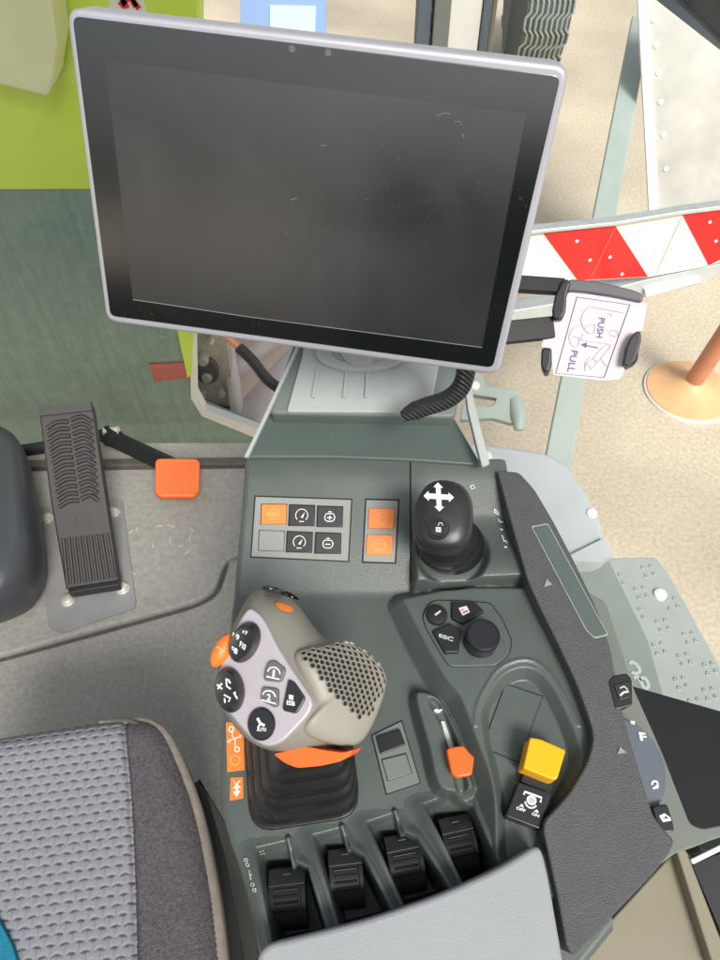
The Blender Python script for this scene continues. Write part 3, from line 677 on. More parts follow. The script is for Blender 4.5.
for k_, h in ((.90, -.045), (.975, -.032), (1.0, -.024), (.985, -.016), (.94, -.0115), (.6, -.0108)):
    rs.append([RAIL.w(dc[0] + rad * k_ * math.cos(a), dc[1] + rad * k_ * math.sin(a), h) for a in (math.radians(18 + (-75 + 150 * i / 30)) for i in range(31))] + [RAIL.w(dc[0], dc[1], h)])
mb.rings(rs, 'wheel_blue')
d = Dec(RAIL, zs((425, 330), (452, 335), (462, 365), (432, 362)), -.0104); d.text(mb, 'F', .05, 0, .95, 1, 'icon_white', .04); d = Dec(RAIL, zs((396, 288), (414, 292), (414, 305), (398, 303)), -.0104); d.fill(mb, [(0, .2), (1, 0), (.9, 1), (.2, .9)], 'icon_white')
d = Dec(RAIL, zs((468, 508), (500, 504), (505, 535), (472, 537)), -.0104); d.arc(mb, .5, .4, .32, -90, 200, .0016, 'icon_white', 12); d.st(mb, [(.2, .9), (.75, .85), (.85, .4)], .0016, 'icon_white'); build('dial', mb, console)

b = MB(); b.prism(horiz(0), fillet([(-.04, .12), (.14, .12), (.14, .36), (-.04, .36)], .03), .45, .016, 'black_plastic'); build('pedestal', b, console, .004)
# ---- armrest pad
b = MB(); PH = .045
b.slab(CON, [(256, 946), (300, 936), (370, 918), (440, 894), (500, 867), (540, 842), (548, 872), (566, 975), (572, 1060), (258, 1080)], PH, .006, 'grey_leather', r=.016)
solo('armrest_pad', b, CON.P(420, 960, 0), 'smooth light grey leather armrest pad at the near end of the console', 'armrest', bevel=.007, seg=5)

# ================================================================ MAIN JOYSTICK
PF = facing(265, 680, .50, (-.30, 0, .05), up=(.06, .35, 1))
js = thing('joystick', CON.P(302, 768, 0), 'large beige and olive joystick with silver key plate and honeycomb palm rest', 'joystick')
bc = np.array(CON.hit(301, 768, 0)); rot = math.radians(8)
def rrect(w_, h_, r, n=6):
    return fillet([(-w_, -h_), (w_, -h_), (w_, h_), (-w_, h_)], r, n)
topw = PF.P(308, 735, -.055); tl = topw - CON.O; tu, tv, th_ = tl.dot(CON.ex), tl.dot(CON.ey), tl.dot(CON.ez)
mb = MB(); rs = []
prof = [(0, 1.0)]
for t0, s0 in ((0, 1.03), (.30, .91), (.57, .79)):
    prof += [(t0 + .02, s0), (t0 + .10, s0), (t0 + .16, s0 - .02), (t0 + .20, s0 - .08), (t0 + .225, s0 - .18), (t0 + .25, s0 - .21), (t0 + .28, s0 - .19)]
prof += [(.86, .67), (.94, .67), (.98, .62), (1.15, .5)]
for t, s_ in prof:
    x, y, h = bc[0] + (tu - bc[0]) * t, bc[1] + (tv - bc[1]) * t, th_ * t
    ring = rrect(.0445 * s_, .043 * s_, .022 * s_)
    rs.append([CON.w(x + a * math.cos(rot) - c * math.sin(rot), y + a * math.sin(rot) + c * math.cos(rot), h) for a, c in ring])
mb.rings(rs, 'black_rubber'); build('boot', mb, js, smooth=80)
ring = rrect(.0468, .0455, .022); mb = MB(); mb.prism(CON, [(bc[0] + a * math.cos(rot) - c * math.sin(rot), bc[1] + a * math.sin(rot) + c * math.cos(rot)) for a, c in ring], .004, -.004, 'black_rubber'); build('boot_flange', mb, js, .002)
A = [(246, 610), (257, 611), (266, 622), (276, 642), (290, 665), (304, 686), (313, 701), (310, 714), (297, 729), (282, 743), (267, 747), (252, 739), (237, 723), (223, 703), (217, 680), (228, 643)]
B = [(245, 606), (258, 607), (268, 619), (279, 640), (293, 663), (307, 684), (316, 700), (313, 716), (300, 732), (284, 746), (267, 750), (250, 742), (235, 725), (220, 705), (214, 680), (225, 641)]
Cc = [(246, 597), (260, 589), (286, 600), (302, 622), (318, 644), (338, 660), (348, 690), (345, 716), (336, 738), (310, 751), (275, 754), (250, 745), (234, 728), (219, 706), (214, 681), (224, 638)]
D = [(248, 591), (259, 584), (290, 590), (306, 611), (322, 636), (344, 642), (376, 664), (382, 682), (374, 714), (354, 747), (312, 758), (272, 754), (246, 740), (230, 720), (224, 690), (233, 636)]
def ringpx(L_, h): return [PF.P(x, y, h) for x, y in L_]
def shr(L_, c, k_): return [(c[0] + (x - c[0]) * k_, c[1] + (y - c[1]) * k_) for x, y in L_]
mb = MB(); mb.rings([ringpx(shr(A, (265, 680), .6), -.002), ringpx(shr(A, (265, 680), .96), -.002), ringpx(A, -.0015), ringpx(B, -.004), ringpx(Cc, -.018), ringpx(D, -.045), ringpx(shr(D, (305, 690), .9), -.070), ringpx(shr(D, (305, 710), .55), -.088)], 'olive_plastic')
head = build('head', mb, js, sub=2)
mb = MB(); uv = [PF.hit(x, y, .001) for x, y in A]; uv = spline(uv, 4, True); cu = np.mean(uv, 0)
def ins(k_): return [tuple(cu + (np.array(p) - cu) * k_) for p in uv]
mb.prism(PF, ins(.985), .0022, -.006, 'silver_plastic'); plate = build('key_plate', mb, js, .0018, 3)
def zj(*p): return [(200 + x / 3.6, 570 + y / 3.6) for x, y in p]
def zk(*p): return [(205 + x * 60 / 524, 610 + y * 110 / 960) for x, y in p]
# round pads
ph = .0022
def lobe(cx, cy, rx, ry, ang, lean, m1, hh=.012):
    mb = MB(); c0 = np.array(PF.hit(cx, cy, ph)); c1 = np.array(PF.hit(cx + lean[0], cy + lean[1], ph + hh))
    n = 36; rs = []
    for k_, h in ((1.0, ph - .001), (1.03, ph + .002), (1.0, ph + .005), (.9, ph + .0075), (.86, ph + hh * .85), (.78, ph + hh), (.45, ph + hh * .93), (.02, ph + hh * .9)):
        t = (h - ph) / hh; c = c0 + (c1 - c0) * max(0, t)
        rs.append([PF.w(c[0] + k_ * (rx * math.cos(a) * math.cos(ang) - ry * math.sin(a) * math.sin(ang)), c[1] + k_ * (rx * math.cos(a) * math.sin(ang) + ry * math.sin(a) * math.cos(ang)), h) for a in (6.2832 * i / n for i in range(n))])
    mb.rings(rs, m1); return mb, ph + hh
mb, hh = lobe(246, 642, .0098, .0142, math.radians(-8), (-5, 1), 'black_plastic')
for (t, q) in (('F9', zk((243, 195), (300, 215), (300, 265), (238, 245))), ('F7', zk((330, 165), (378, 180), (370, 222), (328, 205))), ('F8', zk((228, 312), (288, 340), (280, 390), (222, 362))), ('F10', zk((308, 268), (362, 305), (345, 355), (300, 320)))):
    Dec(PF, q, hh - .0004).text(mb, t, 0, 0, 1, 1, 'icon_white', .03)
build('button', mb, plate, smooth=60, label='upper round black pad marked with F keys')
mb, hh = lobe(231, 690, .0098, .0148, math.radians(28), (-5, -1), 'black_plastic')
for pts in (((185, 600), (190, 665), (225, 690)), ((180, 602), (205, 610), (222, 640)), ((105, 650), (150, 690)), ((150, 640), (118, 672), (115, 690)), ((250, 720), (282, 775)), ((262, 712), (262, 745)), ((165, 740), (222, 770), (205, 800)), ((170, 770), (175, 810))):
    mb.line(PF, zk(*pts), .0011, hh + .0001, 'icon_white')
build('button', mb, plate, smooth=60, label='lower round black pad marked with white arrows')
mb = MB(); c = PF.hit(221.5, 650, .004); mb.lathe(PF, *c, [(.009, -.014), (.0115, -.002), (.0115, .003), (.009, .0065), (.0005, .0085)], 'orange_plastic', 28, .56, 1.12, math.radians(-14)); mb.line(PF, zk((105, 320), (130, 335), (165, 360)), .001, .0088, 'icon_faint'); build('button', mb, js, smooth=60, label='orange oval thumb button at the plate edge')
def keyp(q, m, r=.0025): k_ = MB(); k_.slab(PF, q, ph + .0032, ph - .001, m, r=r, taper=.03); return k_
mb = keyp(zj((245, 330), (268, 324), (303, 352), (305, 365), (292, 404), (228, 398), (232, 360)), 'button_grey'); d = Dec(PF, zj((232, 330), (300, 345), (292, 405), (228, 392)), ph + .0035)
d.arc(mb, .55, .6, .34, 10, 170, .0009, 'icon_white', 14, .4); d.text(mb, '1', .48, .35, .6, .75, 'icon_white', .03); d.st(mb, [(.15, .82), (.9, .84)], .0009, 'icon_white'); build('button', mb, plate, .0008, 2, label='grey key marked 1')
mb = keyp(zj((224, 420), (282, 428), (280, 490), (268, 495), (216, 470)), 'button_grey'); d = Dec(PF, zj((218, 420), (282, 428), (280, 494), (214, 478)), ph + .0035)
d.arc(mb, .5, .55, .36, 10, 170, .0009, 'icon_white', 14, .38); d.text(mb, '2', .38, .36, .6, .74, 'icon_white', .03); d.st(mb, [(.1, .8), (.9, .84)], .0009, 'icon_white'); build('button', mb, plate, .0008, 2, label='grey key marked 2')
mb = keyp(zj((318, 392), (340, 405), (376, 460), (372, 475), (345, 518), (295, 506)), 'button_black'); d = Dec(PF, zj((312, 445), (345, 450), (342, 490), (310, 485)), ph + .0035)
d.fill(mb, [(.25, .05), (.75, .08), (.75, .5), (.25, .46)], 'icon_white'); d.text(mb, 'ISB', .05, .58, .98, 1, 'icon_white', .03); build('button', mb, plate, .0008, 2, label='black key reading ISB')
mb = MB(); c = PF.hit(*zj((219, 555))[0], ph + .003); mb.lathe(PF, *c, [(.0095, ph - .001), (.0095, ph + .0022), (.0086, ph + .0034), (.0005, ph + .0037)], 'button_black', 28, 1, 1.12, math.radians(25)); d = Dec(PF, zj((190, 525), (240, 525), (245, 590), (195, 590)), ph + .0039)
d.st(mb, [(.32, .12), (.5, .42), (.8, .55)], .0018, 'icon_white'); d.st(mb, [(.5, .42), (.3, .68)], .0012, 'icon_white'); d.text(mb, 'AUTO', .2, .66, .9, .86, 'icon_white', .03); build('button', mb, plate, label='round black key reading AUTO')
# palm rest dome and grille
Pl = [(288, 650), (310, 647), (333, 644), (346, 638), (366, 651), (384, 667), (388.5, 680), (382, 703), (373, 726), (360, 748), (336, 746), (314, 740), (296, 731), (312, 714), (315, 701), (301, 676)]
pc = (342, 692)
def ph_(x, y): return -.003 - max(0, x - 305) * .00052
mb = MB(); rs = []
for k_, dz in ((.97, -.03), (1.0, -.012), (.995, -.003), (.96, .001), (.8, .005), (.55, .008), (.25, .0095), (.03, .010)):
    rs.append([PF.P(*(lambda q: q)((pc[0] + (x - pc[0]) * k_, pc[1] + (y - pc[1]) * k_)), ph_(pc[0] + (x - pc[0]) * k_, 0) + dz) for x, y in Pl])
mb.rings(rs, 'beige_plastic'); palm = build('palm_rest', mb, js, sub=2)
bpy.context.view_layer.update()
dg = bpy.context.evaluated_depsgraph_get(); ev = palm.evaluated_get(dg); em = ev.to_mesh()
bvh = BVHTree.FromPolygons([ORG[palm] + v.co for v in em.vertices], [tuple(p.vertices) for p in em.polygons]); ev.to_mesh_clear()
gp = zj((352, 292), (420, 283), (485, 275), (520, 254), (560, 268), (604, 302), (660, 355), (669, 385), (650, 450), (615, 520), (575, 533), (545, 515), (490, 460), (420, 375))
def inside(p, poly):
    c = False
    for i in range(len(poly)):
        (x0, y0), (x1, y1) = poly[i - 1], poly[i]
        if (y0 > p[1]) != (y1 > p[1]) and p[0] < (x1 - x0) * (p[1] - y0) / (y1 - y0) + x0: c = not c
    return c
mb = MB(); sx, sy = 5.6, 5.0; ang0 = math.radians(12)
for iy in range(-20, 21):
    for ix in range(-16, 17):
        gx = (ix + .5 * (iy % 2)) * sx; gy = iy * sy
        x = 345 + gx * math.cos(ang0) - gy * math.sin(ang0); y = 688 + gx * math.sin(ang0) + gy * math.cos(ang0)
        if not inside((x, y), gp): continue
        r_ = ray(x, y).normalized(); loc, nor, _, _ = bvh.ray_cast(CAM, r_)
        if loc is None: continue
        if nor.dot(r_) > 0: nor = -nor
        t1 = nor.cross(V((0, 0, 1))).normalized(); t2 = nor.cross(t1)
        o1 = [loc + nor * .0010 + (t1 * math.cos(a) + t2 * math.sin(a)) * .00225 for a in (math.pi / 3 * i + .3 for i in range(6))]
        i1 = [loc + nor * .0010 + (t1 * math.cos(a) + t2 * math.sin(a)) * .00185 for a in (math.pi / 3 * i + .3 for i in range(6))]
        i0 = [loc + nor * .0002 + (t1 * math.cos(a) + t2 * math.sin(a)) * .00185 for a in (math.pi / 3 * i + .3 for i in range(6))]
        o0_ = [loc - nor * .0010 + (t1 * math.cos(a) + t2 * math.sin(a)) * .00245 for a in (math.pi / 3 * i + .3 for i in range(6))]
        mb.rings([o0_, o1, i1, i0], 'beige_plastic', False, False); mb.add(i0, [tuple(range(6))], 'dark_gap')
build('grille', mb, palm, fl='keep', smooth=20)
mb = MB(); mb.slab(PF, zj((262, 662), (300, 655), (335, 643), (385, 636), (440, 648), (515, 658), (548, 648), (540, 668), (505, 690), (430, 706), (350, 713), (305, 695)), -.016, -.055, 'orange_bright', r=.003, sm=0); build('trim', mb, js, .002, 3)
mb = MB(); bpy.context.view_layer.update(); ev = head.evaluated_get(bpy.context.evaluated_depsgraph_get()); em = ev.to_mesh()
bvh2 = BVHTree.FromPolygons([ORG[head] + v.co for v in em.vertices], [tuple(p.vertices) for p in em.polygons]); ev.to_mesh_clear()
def proj(x, y, off):
    l_, n_, _, _ = bvh2.ray_cast(CAM, ray(x, y).normalized()); return (l_ - ray(x, y).normalized() * off) if l_ else pd(x, y, .48)
def patch(mb, pxs, m, off):
    pts = [proj(x, y, off) for x, y in pxs]; n = len(pts); c = sum(pts, V()) / n; c = c - (c - CAM).normalized() * off * .6
    mb.add(pts + [c], [(i, (i + 1) % n, n) for i in range(n)], m)
def zt(*p): return [(255 + x / 12, 580 + y / 12) for x, y in p]
patch(mb, zt((235, 285), (270, 262), (350, 285), (440, 315), (460, 350), (445, 385), (380, 385), (290, 350)), 'orange_plastic', .0025); build('button', mb, js, label='small orange button on top of the head', smooth=10)
mb = MB(); patch(mb, zt((65, 105), (110, 70), (180, 65), (300, 100), (420, 150), (520, 215), (530, 245), (430, 215), (330, 185), (210, 160), (130, 145)), 'button_black', .0022)
for q in (((165, 90), (210, 100), (185, 115)), ((235, 115), (268, 125), (255, 140)), ((360, 165), (400, 180), (385, 195)), ((425, 185), (462, 205), (445, 215))): patch(mb, zt(*q), 'icon_white', .0036)
build('button', mb, js, label='black top rocker with white symbols', smooth=10)

# ================================================================ MINI JOYSTICK
mj = thing('joystick', CON.P(452, 548, .03), 'small black mini joystick with a white four way arrow and lock button', 'joystick')
MT = facing(444, 513, .60, (0, .1, .55), up=(0, .2, 1))
mb = MB(); n = 32
sx_ = abs(MT.hit(475, 513)[0] - MT.hit(414, 513)[0]) / 2
sy_ = abs(MT.hit(444, 478)[1] - MT.hit(444, 553)[1]) / 2
rs = []
for k_, h in ((.55, -.075), (.72, -.05), (.86, -.034), (.97, -.022), (1.0, -.014), (.98, -.008), (.90, -.0025), (.78, .0005), (.5, .0022), (.02, .003)):
    sg = lambda q_: math.copysign(abs(q_) ** .78, q_)
    rs.append([MT.w(k_ * sx_ * sg(math.cos(a)) * (1 - .08 * math.sin(a)), k_ * sy_ * sg(math.sin(a)), h) for a in (6.2832 * i / n for i in range(n))])
mb.rings(rs, 'black_plastic'); mh = build('head', mb, mj, smooth=80)
mb = MB(); d = Dec(MT, [(423, 481), (453, 484), (455, 512), (424, 511)], .0030)
cr = [(.5, 0), (.66, .17), (.58, .17), (.58, .40), (.83, .40), (.83, .32), (1, .48), (.83, .66), (.83, .58), (.58, .58), (.58, .83), (.66, .83), (.5, 1), (.34, .83), (.42, .83), (.42, .58), (.17, .58), (.17, .66), (0, .5), (.17, .32), (.17, .40), (.42, .40), (.42, .17), (.34, .17)]
d.fill(mb, cr, 'icon_white'); build('arrow_symbol', mb, mj, fl='keep')
mb = MB(); c = MT.hit(438, 527, .003); mb.lathe(MT, *c, [(.0105, -.003), (.0105, .0012), (.0095, .0026), (.0085, .0026), (.0083, .0010), (.0080, .0010), (.0076, .0030), (.0005, .0034)], 'button_black', 28)
d = Dec(MT, [(431, 519), (445, 520), (445, 535), (431, 534)], .0037); d.fill(mb, [(.34, .5), (.72, .5), (.72, .84), (.34, .84)], 'icon_dim'); d.arc(mb, .68, .38, .15, 0, 190, .0007, 'icon_dim', 10, .18); d.disc(mb, .52, .68, .06, 'dark_gap', n=8); build('button', mb, mj)
mb = MB(); top = MT.w(0, 0, -.045) - CON.O; tu, tv, th2 = top.dot(CON.ex), top.dot(CON.ey), top.dot(CON.ez); rs = []
bh = hf(452, 548, .03) - .004; c0 = CON.hit(451, 545, bh)
for t, r in ((0, .0325), (.05, .034), (.13, .0335), (.18, .0275), (.22, .0262), (.27, .0315), (.36, .031), (.41, .0252), (.45, .0242), (.5, .029), (.6, .028), (.66, .0225), (.72, .022), (1.0, .018)):
    rs.append([CON.w(c0[0] + (tu - c0[0]) * t + r * math.cos(a), c0[1] + (tv - c0[1]) * t + r * math.sin(a), bh + (th2 - bh) * t) for a in (6.2832 * i / n for i in range(n))])
mb.rings(rs, 'black_rubber'); build('boot', mb, mj, smooth=60)

# ================================================================ MONITOR
Wm = .31
def camv(x, y, z): return R_ * x - U_ * y + F_ * z
tl_ = CAM + camv(-.586 * Wm, -.938 * Wm, 1.44 * Wm); exm = camv(.988, .145, -.052); dwn = camv(-.090, .794, .601)
MON = Fr(tl_, exm, -dwn)
mon = thing('display_monitor', MON.w(.155, -.105, -.03), 'large dark touchscreen monitor with a thin silver frame', 'monitor')
corn = [(65, 7), (571, 66), (499, 376), (106, 322)]
uv = [MON.hit(*p, 0) for p in corn]
mb = MB(); mb.prism(MON, fillet(uv, .010, 6), .0, -.022, 'alu'); fr_ = build('frame', mb, mon, .003, 4)
mb = MB(); mb.prism(MON, fillet([MON.hit(*p, -.022) for p in [(110, 55), (520, 110), (480, 345), (135, 300)]], .02, 6), -.022, -.05, 'black_plastic'); build('rear_housing', mb, mon, .006, 4)
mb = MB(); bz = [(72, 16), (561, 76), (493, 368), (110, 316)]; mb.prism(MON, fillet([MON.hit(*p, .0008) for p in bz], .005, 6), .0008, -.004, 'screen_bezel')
d = Dec(MON, bz, .0011); 
for x, y in ((292, 49), (328, 53)):
    q = MON.hit(x, y, .0012); mb.lathe(MON, *q, [(.0022, .0009), (.002, .0012), (.0003, .0012)], 'button_grey', 12)
bzl = build('bezel', mb, mon, .0006, 2)
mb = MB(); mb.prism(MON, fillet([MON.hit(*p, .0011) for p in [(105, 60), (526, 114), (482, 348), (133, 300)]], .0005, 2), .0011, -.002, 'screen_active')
mb.line(MON, [(133, 299.5), (250, 317), (482, 347.5)], .0005, .0013, 'switch_plate')
for pts in ([(437, 116), (444, 113), (451, 114)], [(454, 122), (460, 121), (461, 125)], [(462, 134), (464, 138)], [(321, 145), (326, 146)], [(290, 200), (297, 198)]):
    mb.line(MON, pts, .0004, .0013, 'blank_plastic')
build('screen', mb, mon, fl=None)

# ---- mount behind the monitor
mt = thing('monitor_mount', CON.P(355, 425, HT), 'light grey moulded bracket rising behind the console to carry the monitor', 'bracket')
MBk = facing(355, 385, .72, (0, .1, .6))
mb = MB(); mb.slab(MBk, [(300, 325), (268, 414), (456, 418), (466, 330)], -.012, -.04, 'mount_dark', r=.008); build('backplate', mb, mt, .004)
mb = MB(); mb.slab(MBk, [(306, 325), (302, 355), (286, 412), (430, 413), (441, 355), (442, 325)], -.007, -.03, 'mount_grey', r=.004)
for x0, x1 in ((318, 313), (347, 344), (368, 366)): mb.bar(MBk.P(x0, 370, -.006), MBk.P(x1, 398, -.006), .003, .004, MBk.ex, 'mount_grey')
build('front_cover', mb, mt, .004)
mb = MB(); c = MBk.hit(362, 352, .004); mb.lathe(MBk, *c, [(.046, -.004), (.046, .002), (.043, .004), (.030, .004), (.028, .002), (.001, .002)], 'mount_grey', 40, 1, .42); build('pivot', mb, mt)
mb = MB(); mb.slab(MBk, [(463, 372), (470, 372), (474, 400), (490, 464), (482, 467), (468, 410)], -.002, -.010, 'mount_grey', r=.002); build('side_trim', mb, mt, .002, label='light trim on the right edge')
mb = MB(); mb.slab(MBk, [(248, 457), (244, 457), (262, 420), (301, 335), (304.5, 335), (268, 415)], -.002, -.008, 'mount_grey', r=.001); build('side_trim', mb, mt, .002, label='light trim on the left edge')
# stub arm joining mount to the monitor back
mb = MB(); a = MON.w(.155, -.13, -.048); mb.tube([MBk.w(*MBk.hit(362, 352, 0), -.01), (MBk.w(*MBk.hit(362, 352, 0), .0) + a) / 2, a], .020, 'mount_grey', 20); build('arm', mb, mt)
# conduit
cpx = [(402, 417, .656), (412, 412, .655), (428, 406, .655), (446, 400, .652), (458, 391, .648), (464, 380, .642), (466, 366, .63), (463, 345, .61)]
pts = spline([tuple(pd(*p)) for p in cpx], 8); mb = MB(); r0 = [.0045 + .004 * min(1, i / 10) for i in range(len(pts))]; mb.tube(pts, r0, 'conduit', 14)
for k_ in range(10):
    a0 = 6.2832 * k_ / 10
solo('cable_conduit', mb, pd(402, 417, .66), 'black braided cable conduit looping from the console up behind the monitor', 'cable', smooth=60)

# ================================================================ PHONE HOLDER
PH_ = facing(592, 332, .60, (0, 0, .25), up=(.22, 0, 1))
hold = thing('phone_holder', PH_.w(0, 0, -.03), 'black sprung phone holder with gripping claws on the right of the monitor', 'phone holder')
mb = MB(); mb.bar(pd(500, 283, .585), pd(562, 287, .60), .012, .012, U_, 'black_panel'); build('arm', mb, hold, .001, 2, label='upper black arm')
mb = MB(); mb.bar(pd(495, 334, .60), pd(552, 328, .605), .018, .012, U_, 'black_panel'); build('arm', mb, hold, .001, 2, label='lower black arm')
def zp(*p): return [(540 + x / 6, 270 + y / 6) for x, y in p]
mb = MB(); mb.slab(PH_, zp((90, 200), (160, 120), (600, 200), (590, 560), (480, 600), (80, 560)), -.004, -.022, 'black_plastic', r=.006); build('back_plate', mb, hold, .003)
mb = MB(); mb.slab(PH_, zp((150, 90), (180, 52), (300, 62), (450, 90), (560, 118), (622, 145), (615, 195), (450, 160), (300, 135), (160, 125)), .010, -.018, 'button_grey', r=.003); build('top_jaw', mb, hold, .004)
for q, l_ in (((130, 70), (165, 50), (185, 75), (160, 150), (155, 240), (130, 298), (85, 298), (70, 250), (90, 150)), 'upper left claw'), (((10, 465), (70, 470), (72, 540), (50, 610), (25, 612), (3, 570)), 'lower left claw'), (((580, 365), (606, 370), (608, 430), (570, 550), (525, 577), (498, 570), (515, 470), (545, 400)), 'right claw'):
    mb = MB(); mb.slab(PH_, zp(*q), .016, -.018, 'black_plastic', r=.003); build('claw', mb, hold, .005, 4, label=l_)
mb = MB(); mb.slab(PH_, zp((160, 150), (180, 128), (400, 160), (625, 198), (642, 215), (615, 365), (580, 370), (510, 470), (495, 570), (510, 600), (480, 655), (380, 665), (80, 630), (72, 560), (70, 470), (8, 462), (48, 300), (130, 298)), .006, .004, 'card_paper', r=.001)
d = Dec(PH_, zp((222, 162), (540, 208), (385, 645), (95, 620)), .0066)
d.st(mb, [(0, 0), (1, 0), (1, 1), (0, 1)], .0006, 'icon_dark', True)
for w_, a0, b0, a1, b1 in (('PUSH', (392, 292), (378, 408), (336, 400), (350, 285)), ('PULL', (228, 486), (200, 615), (163, 608), (190, 478))):
    pass
Dec(PH_, zp((392, 290), (374, 408), (338, 404), (354, 285)), .0066).text(mb, 'PUSH', 0, 0, 1, 1, 'ink_violet', .012)
Dec(PH_, zp((228, 486), (202, 614), (163, 610), (190, 480)), .0066).text(mb, 'PULL', 0, 0, 1, 1, 'ink_violet', .012)
L6 = .0067
mb.line(PH_, zp((348, 467), (300, 458), (270, 450)), .0008, L6, 'ink_violet'); mb.poly(PH_, zp((246, 446), (282, 434), (276, 468)), L6, 'ink_violet')
for pts in ([(330, 225), (290, 225), (255, 270), (250, 320), (280, 370), (320, 380), (330, 330), (290, 330), (265, 360)], [(330, 225), (510, 258)], [(240, 330), (200, 350), (175, 400), (190, 450), (225, 460), (235, 410), (200, 400)], [(260, 380), (250, 420), (310, 430), (390, 440), (425, 455)], [(415, 375), (440, 360), (470, 375), (460, 400), (420, 390)],
            [(425, 455), (400, 490), (340, 560), (300, 600), (265, 605)], [(400, 450), (370, 470), (320, 530), (280, 560), (270, 600)], [(320, 530), (345, 560)], [(280, 560), (310, 590)], [(300, 520), (270, 560), (275, 590)], [(365, 530), (400, 580)], [(410, 262), (430, 265), (430, 280)]):
    mb.line(PH_, zp(*pts), .0005, .0067, 'ink_grey', sm=3)
solo('instruction_card', mb, PH_.w(0, 0, .004), 'white paper card reading PUSH and PULL clipped in the phone holder', 'card')

# ================================================================ CAB FLOOR AND PEDALS
mb = MB(); mb.prism(horiz(0), [(-1.1, -.6), (.62, -.6), (.62, .2), (.16, 1.04), (-1.1, 1.04)], 0, -.06, 'floor_rubber'); structure('floor', mb)
mb = MB(); f12 = horiz(.014); mb.slab(f12, [(-140, 690), (0, 653), (150, 612), (192, 601), (210, 590), (222, 560), (300, 560), (300, 462), (130, 466), (-140, 480)], .014 - .014, -.012, 'mat_rubber', r=.02) if False else mb.prism(horiz(0), fillet([horiz(0.014).hit(x, y) for x, y in ((-140, 690), (0, 655), (150, 614), (196, 601), (214, 590), (226, 555), (300, 555), (300, 464), (-140, 464))], .03), .014, .0005, 'mat_rubber')
structure('floor_mat', mb, bevel=.006)
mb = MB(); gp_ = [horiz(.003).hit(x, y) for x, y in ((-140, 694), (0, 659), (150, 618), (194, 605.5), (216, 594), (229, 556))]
mb.ribbon(horiz(0), fillet(gp_, .03)[6:], .012, .002, 'edge_shade'); structure('mat_edge_shade', mb, fl='keep')  # flat dark ribbon painting in the shade along the mat's near edge
# floor edge lip at the front
mb = MB(); mb.bar(pz(-160, 470, .014), pz(300, 464, .014), .02, .03, (0, 1, 0), 'cast_dark'); structure('floor_edge', mb, bevel=.004)
zq = lambda *p: [(x * .25, 420 + y * .25) for x, y in p]
GP = horiz(.020)
ap = thing('accelerator_pedal', pz(90, 580, .014), 'tall black ribbed rubber foot pedal on a grey bolted base plate', 'foot pedal')
mb = MB(); mb.slab(GP, [(39, 512), (43, 507), (122, 499), (136, 604), (133, 608), (62, 632), (50, 628), (46, 615)], 0, -.005, 'plate_paint', r=.008); build('base_plate', mb, ap, .001, 2)
for x, y in ((67, 599), (122, 587), (113, 511), (46, 517)):
    mb = MB(); c = GP.hit(x, y, .006); mb.lathe(GP, *c, [(.013, 0), (.013, .003), (.011, .004), (.0105, .008), (.007, .010), (.0005, .0105)], 'steel', 16); build('bolt', mb, ap, smooth=40)
hl, hr = pz(68, 592, .045), pz(119, 584, .045)
PD = Fr((hl + hr) / 2, hr - hl, V((0, math.cos(math.radians(38)), math.sin(math.radians(38)))))
mb = MB(); pq = [(66, 591), (119, 583), (93, 411), (91, 404), (41, 409), (39, 415), (50, 500)]; mb.slab(PD, pq, 0, -.02, 'pedal_rubber', r=.006); pad = build('pedal_pad', mb, ap, .004)
mb = MB(); zb_ = lambda *p: [(x / 3, 390 + y / 3) for x, y in p]
for i in range(12):
    y = 85 + i * 21.5; xo = i * 3.4
    for pts in ([(205 + xo * .85, y + 10), (170 + xo, y + 12), (140 + xo, y + 30)], [(212 + xo * .85, y + 5), (245 + xo * .7, y - 5), (275 + xo * .55, y + 10)]):
        p3_ = [PD.P(*q, .001) for q in spline(zb_(*pts), 5)]; mb.tube(p3_, .0042, 'pedal_rubber', 8)
for i in range(9):
    a, c = i / 8, i / 8; p0 = zb_((190 + 130 * a, 445 - 15 * a))[0]; p1_ = zb_((203 + 140 * a, 585 - 22 * a))[0]; mb.tube([PD.P(*p0, .001), PD.P(*p1_, .001)], .0035, 'pedal_rubber', 8)
c = PD.hit(*zb_((247, 390))[0], 0); mb.lathe(PD, *c, [(.014, 0), (.014, .002), (.012, .002), (.012, .0005), (.0005, .0005)], 'pedal_rubber', 24)
mb.bar(PD.P(40, 412, .004), PD.P(92, 406, .004), .016, .012, PD.ey, 'pedal_rubber'); build('tread', mb, pad, smooth=50)
mb = MB(); mb.bar(PD.P(90, 520, -.02), GP.P(92, 560, 0), .05, .03, PD.ex, 'black_plastic'); mb.bar((hl + V((0, .01, -.005))), hr + V((0, .01, -.005)), .02, .03, (0, 0, 1), 'black_plastic'); build('hinge', mb, ap, .003)
bp_ = thing('brake_pedal', pz(200, 470, 0), 'orange ribbed brake pedal pad on a bent black arm', 'foot pedal')
BP = facing(177, 478, 1.40, (0, .1, .5))
mb = MB(); mb.slab(BP, [(155, 461), (158, 458), (196, 458), (200, 462), (199, 492), (194, 497), (159, 497), (154.5, 492)], 0, -.02, 'orange_pedal', r=.006); bpad = build('pedal_pad', mb, bp_, .005)
mb = MB()
for i in range(9): x = 160 + i * 4.3; mb.tube([BP.P(x, 461.5, .001), BP.P(x, 494, .001)], .0026, 'orange_pedal', 8)
build('tread', mb, bpad)
mb = MB(); P0, P1, P2 = pd(106, 433, 1.50), pd(116, 440, 1.49), pd(176, 468, 1.43)
mb.bar(P0, P1, .035, .03, U_, 'black_panel'); mb.bar(P1, P2, .030, .03, U_, 'black_panel'); build('arm', mb, bp_, .003)
